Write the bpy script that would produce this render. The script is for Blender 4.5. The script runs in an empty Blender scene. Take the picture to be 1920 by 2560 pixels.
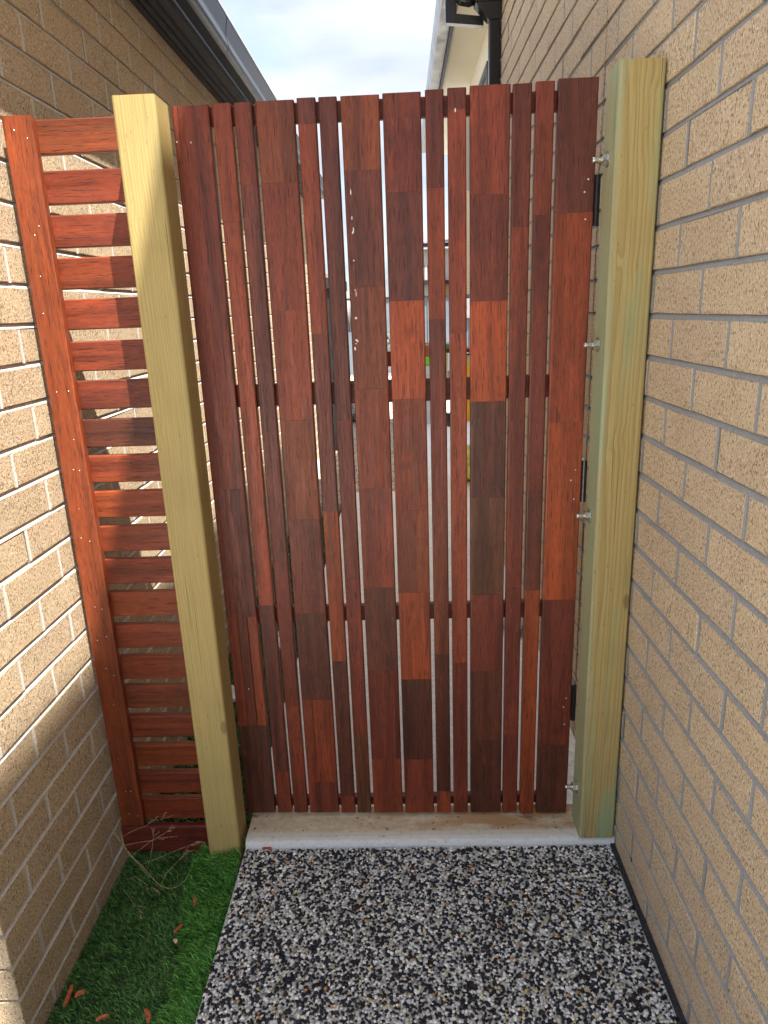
import bpy, math, random
import numpy as np
from mathutils import Vector, Euler, Matrix

rnd = random.Random(7)
rng = np.random.default_rng(11)
SC = bpy.context.scene
COL = SC.collection

# ------------------------------------------------------------------ camera
CAM_P = (-0.5277, -1.5252, 1.3806)
CAM_R = (math.radians(73.728), math.radians(2.051), math.radians(1.333))
cam = bpy.data.cameras.new('camera')
cam.sensor_fit = 'VERTICAL'
cam.sensor_height = 36.0
cam.sensor_width = 27.0
cam.lens = 1727.96 / 2560 * 36
cam.clip_start = 0.02
cam.clip_end = 2000
cam_o = bpy.data.objects.new('camera', cam)
cam_o.location = CAM_P
cam_o.rotation_euler = CAM_R
COL.objects.link(cam_o)
SC.camera = cam_o
SC.render.resolution_x, SC.render.resolution_y = 768, 1024

# ------------------------------------------------------------------ light
SUN_TO = Vector((0.85, -1.0, 2.75)).normalized()       # towards the sun
sun = bpy.data.lights.new('sun', 'SUN')
sun.energy = 5.0
sun.angle = math.radians(0.53)
sun.color = (1.0, 0.95, 0.87)
sun_o = bpy.data.objects.new('sun', sun)
sun_o.rotation_euler = SUN_TO.to_track_quat('Z', 'Y').to_euler()
sun_o.location = (4, -5, 12)
COL.objects.link(sun_o)

W = bpy.data.worlds.new('World')
SC.world = W
W.use_nodes = True
wt = W.node_tree
wt.nodes.clear()
def wn(t, **k):
    n = wt.nodes.new(t)
    for a, b in k.items():
        setattr(n, a, b)
    return n
sky = wn('ShaderNodeTexSky', sky_type='NISHITA', sun_disc=False)
sky.sun_elevation = math.asin(SUN_TO.z)
sky.sun_rotation = math.atan2(SUN_TO.x, SUN_TO.y)
bg1 = wn('ShaderNodeBackground')
bg1.inputs['Strength'].default_value = 0.11
wt.links.new(sky.outputs[0], bg1.inputs['Color'])
# broken white cloud over the blue
tc = wn('ShaderNodeTexCoord')
mp = wn('ShaderNodeMapping')
mp.inputs['Scale'].default_value = (1.0, 1.0, 3.2)
wt.links.new(tc.outputs['Generated'], mp.inputs['Vector'])
n1 = wn('ShaderNodeTexNoise')
n1.inputs['Scale'].default_value = 2.4
n1.inputs['Detail'].default_value = 7
n1.inputs['Roughness'].default_value = 0.55
n1.inputs['Distortion'].default_value = 0.35
wt.links.new(mp.outputs[0], n1.inputs['Vector'])
r1 = wn('ShaderNodeValToRGB')
r1.color_ramp.elements[0].position = 0.30
r1.color_ramp.elements[0].color = (0.30, 0.30, 0.30, 1)
r1.color_ramp.elements[1].position = 0.52
r1.color_ramp.elements[1].color = (1, 1, 1, 1)
wt.links.new(n1.outputs['Fac'], r1.inputs[0])
n2 = wn('ShaderNodeTexNoise')
n2.inputs['Scale'].default_value = 3.6
n2.inputs['Detail'].default_value = 6
wt.links.new(mp.outputs[0], n2.inputs['Vector'])
r2 = wn('ShaderNodeValToRGB')
r2.color_ramp.elements[0].position = 0.33
r2.color_ramp.elements[0].color = (0.52, 0.60, 0.76, 1)
r2.color_ramp.elements[1].position = 0.66
r2.color_ramp.elements[1].color = (0.86, 0.90, 0.98, 1)
wt.links.new(n2.outputs['Fac'], r2.inputs[0])
bg2 = wn('ShaderNodeBackground')
wt.links.new(r2.outputs[0], bg2.inputs['Color'])
# standard overcast luminance: (1 + 2 sin(elevation)) / 3
sp_ = wn('ShaderNodeSeparateXYZ')
wt.links.new(tc.outputs['Generated'], sp_.inputs[0])
mz = wn('ShaderNodeMath', operation='MAXIMUM')
wt.links.new(sp_.outputs[2], mz.inputs[0])
mz.inputs[1].default_value = 0.0
ma = wn('ShaderNodeMath', operation='MULTIPLY_ADD')
wt.links.new(mz.outputs[0], ma.inputs[0])
CLOUD = 0.80
ma.inputs[1].default_value = CLOUD * 2 / 3
ma.inputs[2].default_value = CLOUD / 3
wt.links.new(ma.outputs[0], bg2.inputs['Strength'])
mx = wn('ShaderNodeMixShader')
wt.links.new(r1.outputs[0], mx.inputs[0])
wt.links.new(bg1.outputs[0], mx.inputs[1])
wt.links.new(bg2.outputs[0], mx.inputs[2])
wo = wn('ShaderNodeOutputWorld')
wt.links.new(mx.outputs[0], wo.inputs[0])

SC.view_settings.view_transform = 'Standard'
SC.view_settings.look = 'None'
SC.view_settings.gamma = 1
SC.view_settings.use_curve_mapping = False
SC.view_settings.exposure = 1.66
try:
    SC.cycles.max_bounces = 10
    SC.cycles.diffuse_bounces = 6
except Exception:
    pass

# ------------------------------------------------------------------ helpers
def srgb(r, g, b):
    def f(c):
        c /= 255.0
        return c / 12.92 if c <= 0.04045 else ((c + 0.055) / 1.055) ** 2.4
    return (f(r), f(g), f(b), 1.0)

class NT:
    """small node-graph builder around one Principled material"""
    def __init__(self, name, rough=0.6, spec=0.4):
        self.m = bpy.data.materials.new(name)
        self.m.use_nodes = True
        self.t = self.m.node_tree
        self.b = self.t.nodes['Principled BSDF']
        self.b.inputs['Roughness'].default_value = rough
        self.b.inputs['Specular IOR Level'].default_value = spec
    def n(self, t, **k):
        x = self.t.nodes.new(t)
        for a, v in k.items():
            setattr(x, a, v)
        return x
    def l(self, a, b):
        self.t.links.new(a, b)
    def val(self, sock, v):
        if hasattr(v, 'links') or isinstance(v, bpy.types.NodeSocket):
            self.l(v, sock)
        else:
            sock.default_value = v
    def math(self, op, a, b=0.0, clamp=False):
        x = self.n('ShaderNodeMath', operation=op, use_clamp=clamp)
        self.val(x.inputs[0], a)
        self.val(x.inputs[1], b)
        return x.outputs[0]
    def mix(self, fac, a, b, mode='MIX'):
        x = self.n('ShaderNodeMix', data_type='RGBA', blend_type=mode)
        self.val(x.inputs[0], fac)
        self.val(x.inputs[6], a)
        self.val(x.inputs[7], b)
        return x.outputs[2]
    def vec(self, src, scale=(1, 1, 1), add=None):
        x = self.n('ShaderNodeVectorMath', operation='MULTIPLY')
        self.l(src, x.inputs[0])
        x.inputs[1].default_value = scale
        return x.outputs[0]
    def noise(self, v, scale, detail=3, rough=0.5, dist=0.0):
        x = self.n('ShaderNodeTexNoise')
        self.l(v, x.inputs['Vector'])
        x.inputs['Scale'].default_value = scale
        x.inputs['Detail'].default_value = detail
        x.inputs['Roughness'].default_value = rough
        x.inputs['Distortion'].default_value = dist
        return x.outputs['Fac']
    def ramp(self, f, p0, p1, c0=0.0, c1=1.0):
        x = self.n('ShaderNodeMapRange')
        x.interpolation_type = 'SMOOTHSTEP'
        self.l(f, x.inputs[0])
        x.inputs[1].default_value = p0
        x.inputs[2].default_value = p1
        x.inputs[3].default_value = c0
        x.inputs[4].default_value = c1
        return x.outputs[0]
    def pos(self):
        return self.n('ShaderNodeNewGeometry').outputs['Position']
    def objvec(self):
        """object coordinates shifted by a random amount per object"""
        t = self.n('ShaderNodeTexCoord').outputs['Object']
        r = self.n('ShaderNodeObjectInfo').outputs['Random']
        c = self.n('ShaderNodeCombineXYZ')
        self.l(self.math('MULTIPLY', r, 17.3), c.inputs[0])
        self.l(self.math('MULTIPLY', r, 31.7), c.inputs[1])
        self.l(self.math('MULTIPLY', r, 23.1), c.inputs[2])
        a = self.n('ShaderNodeVectorMath', operation='ADD')
        self.l(t, a.inputs[0])
        self.l(c.outputs[0], a.inputs[1])
        return a.outputs[0]
    def bump(self, h, strength=0.3, dist=0.002, prev=None):
        x = self.n('ShaderNodeBump')
        x.inputs['Strength'].default_value = strength
        x.inputs['Distance'].default_value = dist
        self.l(h, x.inputs['Height'])
        if prev is not None:
            self.l(prev, x.inputs['Normal'])
        self.l(x.outputs[0], self.b.inputs['Normal'])
        return x.outputs[0]
    def color(self, s):
        self.val(self.b.inputs['Base Color'], s)
    def rough(self, s):
        self.val(self.b.inputs['Roughness'], s)

def plain(name, col, rough=0.5, spec=0.4, metal=0.0, var=0.12, scale=30, rv=1.0):
    t = NT(name, rough, spec)
    t.b.inputs['Metallic'].default_value = metal
    p = t.pos()
    f = t.noise(p, scale, 4)
    dark = tuple(c * (1 - var * 2) for c in col[:3]) + (1,)
    lite = tuple(min(1, c * (1 + var)) for c in col[:3]) + (1,)
    t.color(t.mix(t.ramp(f, 0.3, 0.7), dark, lite))
    t.rough(t.ramp(t.noise(p, scale * 2.3, 3), 0.3, 0.7, max(0.05, rough - 0.1 * rv), min(1, rough + 0.12 * rv)))
    return t.m

# ------------------------------------------------------------------ materials
def brick_material():
    t = NT('sand_brick', 0.85, 0.25)
    p = t.pos()
    r = t.n('ShaderNodeObjectInfo').outputs['Random']
    low = t.noise(p, 9, 4, 0.6)
    c = t.mix(t.ramp(low, 0.3, 0.7), (0.56, 0.42, 0.265, 1), (0.65, 0.50, 0.325, 1))
    c = t.mix(t.ramp(r, 0.0, 1.0, 0.0, 0.55), c, (0.51, 0.385, 0.27, 1))
    r2 = t.math('FRACT', t.math('MULTIPLY', r, 7.31))
    c = t.mix(t.ramp(r2, 0.55, 1.0, 0.0, 0.40), c, (0.65, 0.48, 0.30, 1))
    gr = t.noise(p, 420, 3, 0.7)
    c = t.mix(t.ramp(gr, 0.35, 0.65, 0.0, 0.45), c, (0.40, 0.28, 0.16, 1))
    mid = t.noise(p, 60, 3, 0.6)
    c = t.mix(t.ramp(mid, 0.55, 0.75, 0, 0.22), c, (0.36, 0.23, 0.12, 1))
    # dark burnt pits and pale grit, slightly upright like a drag-cut face
    pv = t.vec(p, (1, 1, 0.55))
    pit = t.noise(pv, 290, 2, 0.5, 0.4)
    clus = t.noise(p, 24, 2)
    pm = t.ramp(t.math('ADD', pit, t.math('MULTIPLY', t.math('SUBTRACT', clus, 0.5), 0.10)), 0.580, 0.625)
    c = t.mix(t.math('MULTIPLY', pm, 0.66), c, (0.12, 0.07, 0.04, 1))
    grit = t.noise(t.vec(p, (1.0, 1.0, 0.55)), 330, 2, 0.45)
    gm = t.ramp(grit, 0.59, 0.64)
    c = t.mix(t.math('MULTIPLY', gm, 0.8), c, (0.80, 0.70, 0.55, 1))
    t.color(c)
    h = t.math('ADD', t.math('MULTIPLY', gr, 0.5), t.math('MULTIPLY', t.noise(p, 130, 4, 0.6), 0.8))
    h = t.math('SUBTRACT', h, t.math('MULTIPLY', pm, 0.9))
    h = t.math('ADD', h, t.math('MULTIPLY', gm, 0.4))
    t.bump(h, 0.9, 0.0022)
    return t.m

def mortar_material(name, col):
    t = NT(name, 0.9, 0.2)
    p = t.pos()
    f = t.noise(p, 240, 4, 0.65)
    g = t.noise(p, 7, 3)
    a = tuple(c * 0.78 for c in col) + (1,)
    b = tuple(min(1, c * 1.12) for c in col) + (1,)
    c = t.mix(t.ramp(f, 0.3, 0.7), a, b)
    c = t.mix(t.ramp(g, 0.4, 0.7, 0, 0.35), c, tuple(x * 0.72 for x in col) + (1,))
    t.color(c)
    t.bump(f, 0.6, 0.0018)
    return t.m

def merbau(name, axis):
    """oiled red hardwood; the object's own colour is the tint of that board"""
    t = NT(name, 0.42, 0.4)
    v = t.objvec()
    col = t.n('ShaderNodeObjectInfo').outputs['Color']
    def st(across, along):
        return (across, across, along) if axis == 'z' else (along, across, across)
    g1 = t.noise(t.vec(v, st(26, 1.3)), 1.0, 4, 0.6, 0.8)
    g2 = t.noise(t.vec(v, st(150, 3.6)), 1.0, 5, 0.65, 0.3)
    g3 = t.noise(t.vec(v, st(400, 20)), 1.0, 3, 0.6)
    big = t.noise(v, 9, 3, 0.6, 1.2)
    dk = t.mix(1.0, col, (0.46, 0.40, 0.40, 1), 'MULTIPLY')
    lt = t.mix(1.0, col, (1.50, 1.36, 1.22, 1), 'MULTIPLY')
    c = t.mix(t.ramp(g1, 0.25, 0.75), dk, lt)
    c = t.mix(t.ramp(g2, 0.36, 0.68, 0.0, 0.50), c, col)
    c = t.mix(t.ramp(big, 0.56, 0.74, 0, 0.40), c, t.mix(1.0, col, (0.50, 0.44, 0.46, 1), 'MULTIPLY'))
    pores = t.ramp(g3, 0.56, 0.66)
    c = t.mix(t.math('MULTIPLY', pores, 0.80), c, t.mix(1.0, col, (0.26, 0.22, 0.24, 1), 'MULTIPLY'))
    g4 = t.noise(t.vec(v, st(620, 45)), 1.0, 3, 0.7)
    c = t.mix(t.ramp(g4, 0.42, 0.62, 0, 0.55), c, t.mix(1.0, c, (0.55, 0.50, 0.50, 1), 'MULTIPLY'))
    sw = t.noise(t.vec(v, st(34, 7)), 1.0, 4, 0.6, 2.2)
    c = t.mix(t.ramp(sw, 0.50, 0.70, 0, 0.45), c, t.mix(1.0, c, (1.55, 1.40, 1.20, 1), 'MULTIPLY'))
    fl = t.noise(t.vec(v, st(430, 30)), 1.0, 2, 0.4)
    c = t.mix(t.math('MULTIPLY', t.ramp(fl, 0.71, 0.77), 0.45), c, (0.30, 0.13, 0.06, 1))
    t.color(c)
    t.rough(t.ramp(g2, 0.3, 0.7, 0.34, 0.58))
    h = t.math('ADD', t.math('MULTIPLY', g2, 0.7), t.math('MULTIPLY', pores, -0.8))
    t.bump(h, 0.35, 0.0010)
    return t.m

def treated_pine(name, base, dark, green, green_amt, ring_scale, ring_amt, foot, gside=0.0):
    t = NT(name, 0.62, 0.3)
    p = t.n('ShaderNodeTexCoord').outputs['Object']
    warp = t.noise(t.vec(p, (7, 7, 0.9)), 1.0, 2, 0.4)
    cx = t.n('ShaderNodeSeparateXYZ')
    t.l(p, cx.inputs[0])
    s = t.math('ADD', t.math('MULTIPLY', cx.outputs[0], ring_scale), t.math('MULTIPLY', cx.outputs[1], ring_scale * 0.55))
    s = t.math('ADD', s, t.math('MULTIPLY', warp, 5.0))
    s = t.math('ADD', s, t.math('MULTIPLY', t.noise(t.vec(p, (38, 38, 0.7)), 1.0, 2, 0.5), 2.6))
    kn = t.noise(t.vec(p, (9, 9, 3.2)), 1.0, 2, 0.4, 0.6)
    s = t.math('ADD', s, t.math('MULTIPLY', t.ramp(kn, 0.60, 0.80), 2.0))
    ring = t.math('FRACT', s)
    ring = t.math('MULTIPLY', t.ramp(ring, 0.35, 0.92), t.ramp(ring, 1.0, 0.93))
    c = t.mix(t.math('MULTIPLY', ring, ring_amt), base, dark)
    fib = t.noise(t.vec(p, (260, 260, 7)), 1.0, 4, 0.65)
    c = t.mix(t.ramp(fib, 0.40, 0.72, 0, 0.50), c, dark)
    # stain of the treatment, in long runs, and a paler stacking band
    gr = t.noise(t.vec(p, (16, 16, 1.7)), 1.0, 4, 0.55, 0.6)
    c = t.mix(t.ramp(gr, 0.48, 0.70, 0, green_amt), c, green)
    band = t.noise(t.vec(p, (1.2, 1.2, 6.5)), 1.0, 2, 0.5)
    c = t.mix(t.ramp(band, 0.52, 0.60, 0, 0.22), c, tuple(x * 0.72 for x in base[:3]) + (1,))
    if gside:
        ed = t.math('ADD', cx.outputs[0], t.math('MULTIPLY', t.noise(t.vec(p, (20, 20, 2.6)), 1.0, 4, 0.6), 0.03))
        c = t.mix(t.ramp(ed, -0.012, -0.030, 0, gside), c, (0.27, 0.35, 0.24, 1))
    ck = t.noise(t.vec(p, (150, 150, 1.6)), 1.0, 2, 0.45, 0.2)
    c = t.mix(t.ramp(ck, 0.69, 0.715, 0, 0.75), c, (0.11, 0.075, 0.03, 1))
    kt = t.n('ShaderNodeTexVoronoi')
    t.l(t.vec(p, (9, 9, 3.4)), kt.inputs['Vector'])
    kt.inputs['Scale'].default_value = 1.0
    c = t.mix(t.ramp(kt.outputs['Distance'], 0.085, 0.045, 0, 0.7), c, (0.17, 0.105, 0.04, 1))
    # damp, dirty foot of the post
    ft = t.math('ADD', cx.outputs[2], t.math('MULTIPLY', t.noise(t.vec(p, (40, 40, 6)), 1.0, 4, 0.6), -0.22))
    c = t.mix(t.ramp(ft, foot + 0.02, foot - 0.07, 0, 0.55), c, (0.15, 0.105, 0.05, 1))
    sp = t.noise(t.vec(p, (260, 260, 60)), 1.0, 2, 0.4)
    c = t.mix(t.ramp(sp, 0.72, 0.76, 0, 0.6), c, (0.12, 0.08, 0.03, 1))
    t.color(c)
    t.bump(t.math('ADD', fib, t.math('MULTIPLY', ring, 0.5)), 0.35, 0.0012)
    return t.m

def attr_material(name, attr, rough=0.6, spec=0.4, grain=None, sss=False):
    t = NT(name, rough, spec)
    a = t.n('ShaderNodeAttribute', attribute_name=attr)
    c = a.outputs['Color']
    if grain:
        f = t.noise(t.pos(), grain, 3, 0.6)
        c = t.mix(t.ramp(f, 0.3, 0.7, 0, 0.35), c, t.mix(1.0, c, (0.6, 0.6, 0.6, 1), 'MULTIPLY'))
    t.color(c)
    if sss:
        t.b.inputs['Transmission Weight'].default_value = 0.0
    return t.m

def concrete_material(name, col, stain=False, paint=False):
    t = NT(name, 0.85, 0.25)
    p = t.pos()
    f = t.noise(p, 55, 6, 0.7)
    g = t.noise(p, 6, 4, 0.6)
    fine = t.noise(p, 500, 2, 0.6)
    a = tuple(c * 0.80 for c in col) + (1,)
    b = tuple(min(1, c * 1.12) for c in col) + (1,)
    c = t.mix(t.ramp(f, 0.3, 0.7), a, b)
    c = t.mix(t.ramp(g, 0.42, 0.7, 0, 0.4), c, tuple(x * 0.78 for x in col) + (1,))
    c = t.mix(t.ramp(fine, 0.62, 0.72, 0, 0.4), c, (0.16, 0.13, 0.10, 1))
    if stain:
        sx = t.n('ShaderNodeSeparateXYZ')
        t.l(p, sx.inputs[0])
        X, Y = sx.outputs[0], sx.outputs[1]
        n = t.noise(t.vec(p, (7, 22, 7)), 1.0, 5, 0.65)
        # rust-coloured run-off from the oiled gate, heaviest by the hinge side
        amt = t.math('MULTIPLY', t.ramp(X, -0.80, -0.20, 0.40, 1.0), t.ramp(Y, 0.022, 0.055))
        m = t.math('MULTIPLY', t.ramp(n, 0.28, 0.58), amt, True)
        c = t.mix(t.math('MULTIPLY', m, 0.78), c, (0.30, 0.13, 0.03, 1))
        blot = t.noise(t.vec(p, (14, 26, 7)), 1.0, 4, 0.6)
        c = t.mix(t.math('MULTIPLY', t.ramp(blot, 0.60, 0.72), t.ramp(X, -0.72, -0.88)), c, (0.33, 0.17, 0.06, 1))
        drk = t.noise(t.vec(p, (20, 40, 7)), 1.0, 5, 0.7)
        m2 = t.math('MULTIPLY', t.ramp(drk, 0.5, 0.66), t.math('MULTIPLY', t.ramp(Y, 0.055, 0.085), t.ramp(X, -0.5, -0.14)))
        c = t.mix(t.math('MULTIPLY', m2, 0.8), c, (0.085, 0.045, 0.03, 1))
        bk = t.noise(p, 85, 2, 0.4)
        c = t.mix(t.ramp(bk, 0.70, 0.73), c, (0.06, 0.045, 0.035, 1))
    if paint:
        pn = t.noise(t.vec(p, (40, 8, 40)), 1.0, 4, 0.6)
        edge = t.math('ADD', Y, t.math('MULTIPLY', t.math('SUBTRACT', pn, 0.5), 0.02))
        pm = t.ramp(edge, 0.011, 0.006)
        wear = t.ramp(t.noise(p, 120, 4, 0.7), 0.36, 0.5)
        c = t.mix(t.math('MULTIPLY', pm, wear), c, (0.66, 0.71, 0.78, 1))
        pm2 = t.math('MULTIPLY', t.ramp(edge, 0.036, 0.030), 0.6)
        c = t.mix(pm2, c, (0.52, 0.52, 0.50, 1))
    t.color(c)
    t.bump(t.math('ADD', f, t.math('MULTIPLY', fine, 0.4)), 0.45, 0.002)
    return t.m

M = {}
M['brick'] = brick_material()
M['mortar_grey'] = mortar_material('grey_mortar', (0.29, 0.29, 0.285))
M['mortar_pale'] = mortar_material('pale_mortar', (0.62, 0.60, 0.56))
M['wood_v'] = merbau('oiled_hardwood_upright', 'z')
M['wood_h'] = merbau('oiled_hardwood_level', 'x')
M['pine_l'] = treated_pine('treated_pine_yellow', (0.42, 0.32, 0.125, 1), (0.28, 0.20, 0.07, 1), (0.29, 0.26, 0.12, 1), 0.40, 170, 0.50, 0.18)
M['pine_r'] = treated_pine('treated_pine_green', (0.40, 0.305, 0.12, 1), (0.26, 0.17, 0.055, 1), (0.24, 0.33, 0.18, 1), 0.95, 88, 0.58, -0.10, 0.42)
M['thresh'] = concrete_material('stained_concrete', (0.60, 0.52, 0.38), True, True)
M['conc'] = concrete_material('pale_concrete', (0.80, 0.78, 0.73))
M['conc_d'] = concrete_material('grey_concrete', (0.26, 0.25, 0.23))
M['matrix'] = concrete_material('cement_matrix', (0.46, 0.45, 0.43))
M['pebble'] = attr_material('pebble', 'tint', 0.5, 0.25, 260)
M['grass'] = attr_material('turf_blade', 'tint', 0.55, 0.35)
M['charcoal'] = plain('charcoal_paint', (0.022, 0.026, 0.037), 0.30, 0.35, 0, 0.04, 12, 0.1)
M['charcoal_m'] = plain('charcoal_soffit', (0.030, 0.033, 0.044), 0.5, 0.35, 0, 0.04, 12, 0.1)
M['black'] = plain('black_gloss', (0.010, 0.010, 0.012), 0.16, 0.5, 0, 0.04, 12, 0.1)
M['cream'] = plain('cream_paint', (0.84, 0.79, 0.64), 0.7, 0.3, 0, 0.015, 2)
M['steel'] = plain('zinc_steel', (0.62, 0.60, 0.55), 0.28, 0.5, 0.95, 0.12, 180)
M['dark_glass'] = plain('dark_glass', (0.02, 0.022, 0.025), 0.08, 0.6, 0, 0.1, 3)
M['frame'] = plain('window_frame', (0.05, 0.05, 0.052), 0.4, 0.4, 0, 0.1, 30)
M['fence'] = plain('grey_steel_sheet', (0.15, 0.18, 0.21), 0.45, 0.4, 0, 0.08, 3)
M['far_wall'] = plain('pale_render', (0.64, 0.64, 0.61), 0.8, 0.2, 0, 0.04, 2)
M['far_tan'] = plain('tan_render', (0.55, 0.38, 0.22), 0.8, 0.2, 0, 0.08, 5)
M['tile'] = plain('grey_roof_tile', (0.33, 0.33, 0.34), 0.7, 0.3, 0, 0.15, 20)
M['tank'] = plain('dark_tank', (0.018, 0.018, 0.020), 0.45, 0.4, 0, 0.2, 10)
M['galv'] = plain('pale_ribbed_steel', (0.36, 0.36, 0.35), 0.4, 0.5, 0.4, 0.03, 4)
M['green'] = plain('green_plastic', (0.04, 0.36, 0.11), 0.4, 0.4, 0, 0.06, 20)
M['lime'] = plain('lime_plastic', (0.28, 0.75, 0.06), 0.4, 0.4, 0, 0.06, 20)
M['yellow'] = plain('yellow_plastic', (0.80, 0.42, 0.02), 0.4, 0.4, 0, 0.06, 20)
M['redp'] = plain('red_plastic', (0.42, 0.11, 0.08), 0.5, 0.4, 0, 0.08, 20)
M['white'] = plain('white_plastic', (0.70, 0.70, 0.70), 0.5, 0.4, 0, 0.05, 20)
M['greybag'] = plain('grey_plastic_bag', (0.30, 0.31, 0.33), 0.35, 0.5, 0, 0.35, 26)
M['paper'] = plain('scrap_paper', (0.62, 0.66, 0.70), 0.7, 0.3, 0, 0.08, 30)
M['redwood_chip'] = plain('fresh_cut_chip', (0.42, 0.105, 0.045), 0.7, 0.3, 0, 0.25, 150)
M['palewood'] = plain('pale_chip', (0.60, 0.50, 0.28), 0.7, 0.3, 0, 0.15, 150)
M['straw'] = plain('dry_straw', (0.52, 0.44, 0.23), 0.7, 0.3, 0, 0.2, 200)
M['seed'] = plain('seed_head', (0.42, 0.31, 0.17), 0.8, 0.3, 0, 0.25, 300)
M['leaf'] = plain('leaf', (0.09, 0.22, 0.03), 0.5, 0.4, 0, 0.3, 30)
M['leaf_y'] = plain('leaf_yellow', (0.45, 0.50, 0.05), 0.5, 0.4, 0, 0.3, 30)
M['soil'] = plain('soil', (0.10, 0.08, 0.06), 0.9, 0.2, 0, 0.25, 40)
M['foam'] = plain('joint_foam', (0.035, 0.035, 0.042), 0.9, 0.2, 0, 0.3, 200)
M['ground'] = plain('dry_ground', (0.24, 0.22, 0.17), 0.95, 0.2, 0, 0.2, 2)
M['bagyg'] = plain('yellow_green_bag', (0.50, 0.56, 0.16), 0.45, 0.4, 0, 0.3, 14)
M['redmark'] = plain('red_plug', (0.16, 0.02, 0.012), 0.6, 0.3, 0, 0.2, 200)
M['spatter'] = plain('white_spatter', (0.72, 0.70, 0.64), 0.8, 0.2, 0, 0.05, 200)

# driveway/path aggregate beyond where single pebbles are built
def aggregate_flat():
    t = NT('aggregate_far', 0.55, 0.4)
    p = t.pos()
    v = t.n('ShaderNodeTexVoronoi')
    t.l(p, v.inputs['Vector'])
    v.inputs['Scale'].default_value = 115
    s = t.n('ShaderNodeSeparateColor')
    t.l(v.outputs['Color'], s.inputs[0])
    r = t.n('ShaderNodeValToRGB')
    r.color_ramp.interpolation = 'CONSTANT'
    e = r.color_ramp.elements
    e[0].color = (0.022, 0.022, 0.026, 1)
    e[1].position = 0.55
    e[1].color = (0.42, 0.42, 0.40, 1)
    x = e.new(0.90)
    x.color = (0.45, 0.32, 0.14, 1)
    t.l(s.outputs[0], r.inputs[0])
    t.color(t.mix(t.ramp(v.outputs['Distance'], 0.42, 0.60), r.outputs[0], (0.3, 0.3, 0.29, 1)))
    t.bump(t.math('MULTIPLY', v.outputs['Distance'], -1.0), 0.6, 0.004)
    return t.m
M['agg_far'] = aggregate_flat()

# ------------------------------------------------------------------ mesh tools
class MB:
    """collects polygons; build() links them as ONE mesh object with its origin at the bottom centre"""
    def __init__(self):
        self.v, self.f, self.smooth = [], [], []
    def poly(self, verts, faces, smooth=False):
        o = len(self.v)
        self.v += [tuple(map(float, q)) for q in verts]
        for f in faces:
            self.f.append(tuple(o + i for i in f))
            self.smooth.append(smooth)
        return self
    def box(self, x0, x1, y0, y1, z0, z1):
        v = [(x0, y0, z0), (x1, y0, z0), (x1, y1, z0), (x0, y1, z0), (x0, y0, z1), (x1, y0, z1), (x1, y1, z1), (x0, y1, z1)]
        return self.poly(v, [(3, 2, 1, 0), (4, 5, 6, 7), (0, 1, 5, 4), (1, 2, 6, 5), (2, 3, 7, 6), (3, 0, 4, 7)])
    def prism(self, prof, axis, a, b, smooth=False):
        """prof: closed 2D outline. axis z: (x,y); axis x: (y,z); axis y: (x,z)"""
        n = len(prof)
        def P(q, t):
            return (q[0], q[1], t) if axis == 'z' else ((t, q[0], q[1]) if axis == 'x' else (q[0], t, q[1]))
        v = [P(q, a) for q in prof] + [P(q, b) for q in prof]
        f = [tuple(range(n))[::-1], tuple(range(n, 2 * n))]
        self.poly(v, f)
        o = len(self.v) - 2 * n
        for i in range(n):
            j = (i + 1) % n
            self.f.append((o + i, o + j, o + n + j, o + n + i))
            self.smooth.append(smooth)
        return self
    def tube(self, pts, rad, n=6, cap=True):
        pts = [Vector(p) for p in pts]
        rads = rad if isinstance(rad, (list, tuple)) else [rad] * len(pts)
        o = len(self.v)
        up = Vector((0.13, 0.27, 0.95))
        for i, p in enumerate(pts):
            d = (pts[min(i + 1, len(pts) - 1)] - pts[max(i - 1, 0)]).normalized()
            a = d.cross(up)
            if a.length < 1e-3:
                a = d.cross(Vector((1, 0, 0)))
            a.normalize()
            b = d.cross(a)
            for k in range(n):
                t = 2 * math.pi * k / n
                self.v.append(tuple(p + (a * math.cos(t) + b * math.sin(t)) * rads[i]))
        for i in range(len(pts) - 1):
            for k in range(n):
                k2 = (k + 1) % n
                self.f.append((o + i * n + k, o + i * n + k2, o + (i + 1) * n + k2, o + (i + 1) * n + k))
                self.smooth.append(True)
        if cap:
            self.f.append(tuple(o + k for k in range(n))[::-1])
            self.f.append(tuple(o + (len(pts) - 1) * n + k for k in range(n)))
            self.smooth += [False, False]
        return self
    def mesh(self, name, origin=(0, 0, 0)):
        me = bpy.data.meshes.new(name)
        me.from_pydata([(a - origin[0], b - origin[1], c - origin[2]) for a, b, c in self.v], [], self.f)
        me.polygons.foreach_set('use_smooth', self.smooth)
        me.update()
        return me
    def bottom(self):
        a = np.array(self.v)
        lo, hi = a.min(0), a.max(0)
        return ((lo[0] + hi[0]) / 2, (lo[1] + hi[1]) / 2, lo[2])
    def build(self, name, mat, parent=None, origin=None, color=None):
        og = origin or self.bottom()
        o = bpy.data.objects.new(name, self.mesh(name, og))
        if mat is not None:
            o.data.materials.append(mat)
        link(o, og, parent)
        if color is not None:
            o.color = color
        return o

WORLD = {}
def link(o, og, parent=None):
    COL.objects.link(o)
    WORLD[o.name] = Vector(og)
    if parent is not None:
        o.parent = parent
        o.location = Vector(og) - WORLD[parent.name]
    else:
        o.location = og
    return o
def tag(o, label=None, cat=None, group=None, kind=None):
    for k, v in (('label', label), ('category', cat), ('group', group), ('kind', kind)):
        if v:
            o[k] = v
    return o
def empty(name, og, label, cat, group=None):
    o = bpy.data.objects.new(name, None)
    o.empty_display_size = 0.05
    link(o, og)
    return tag(o, label, cat, group)

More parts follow.
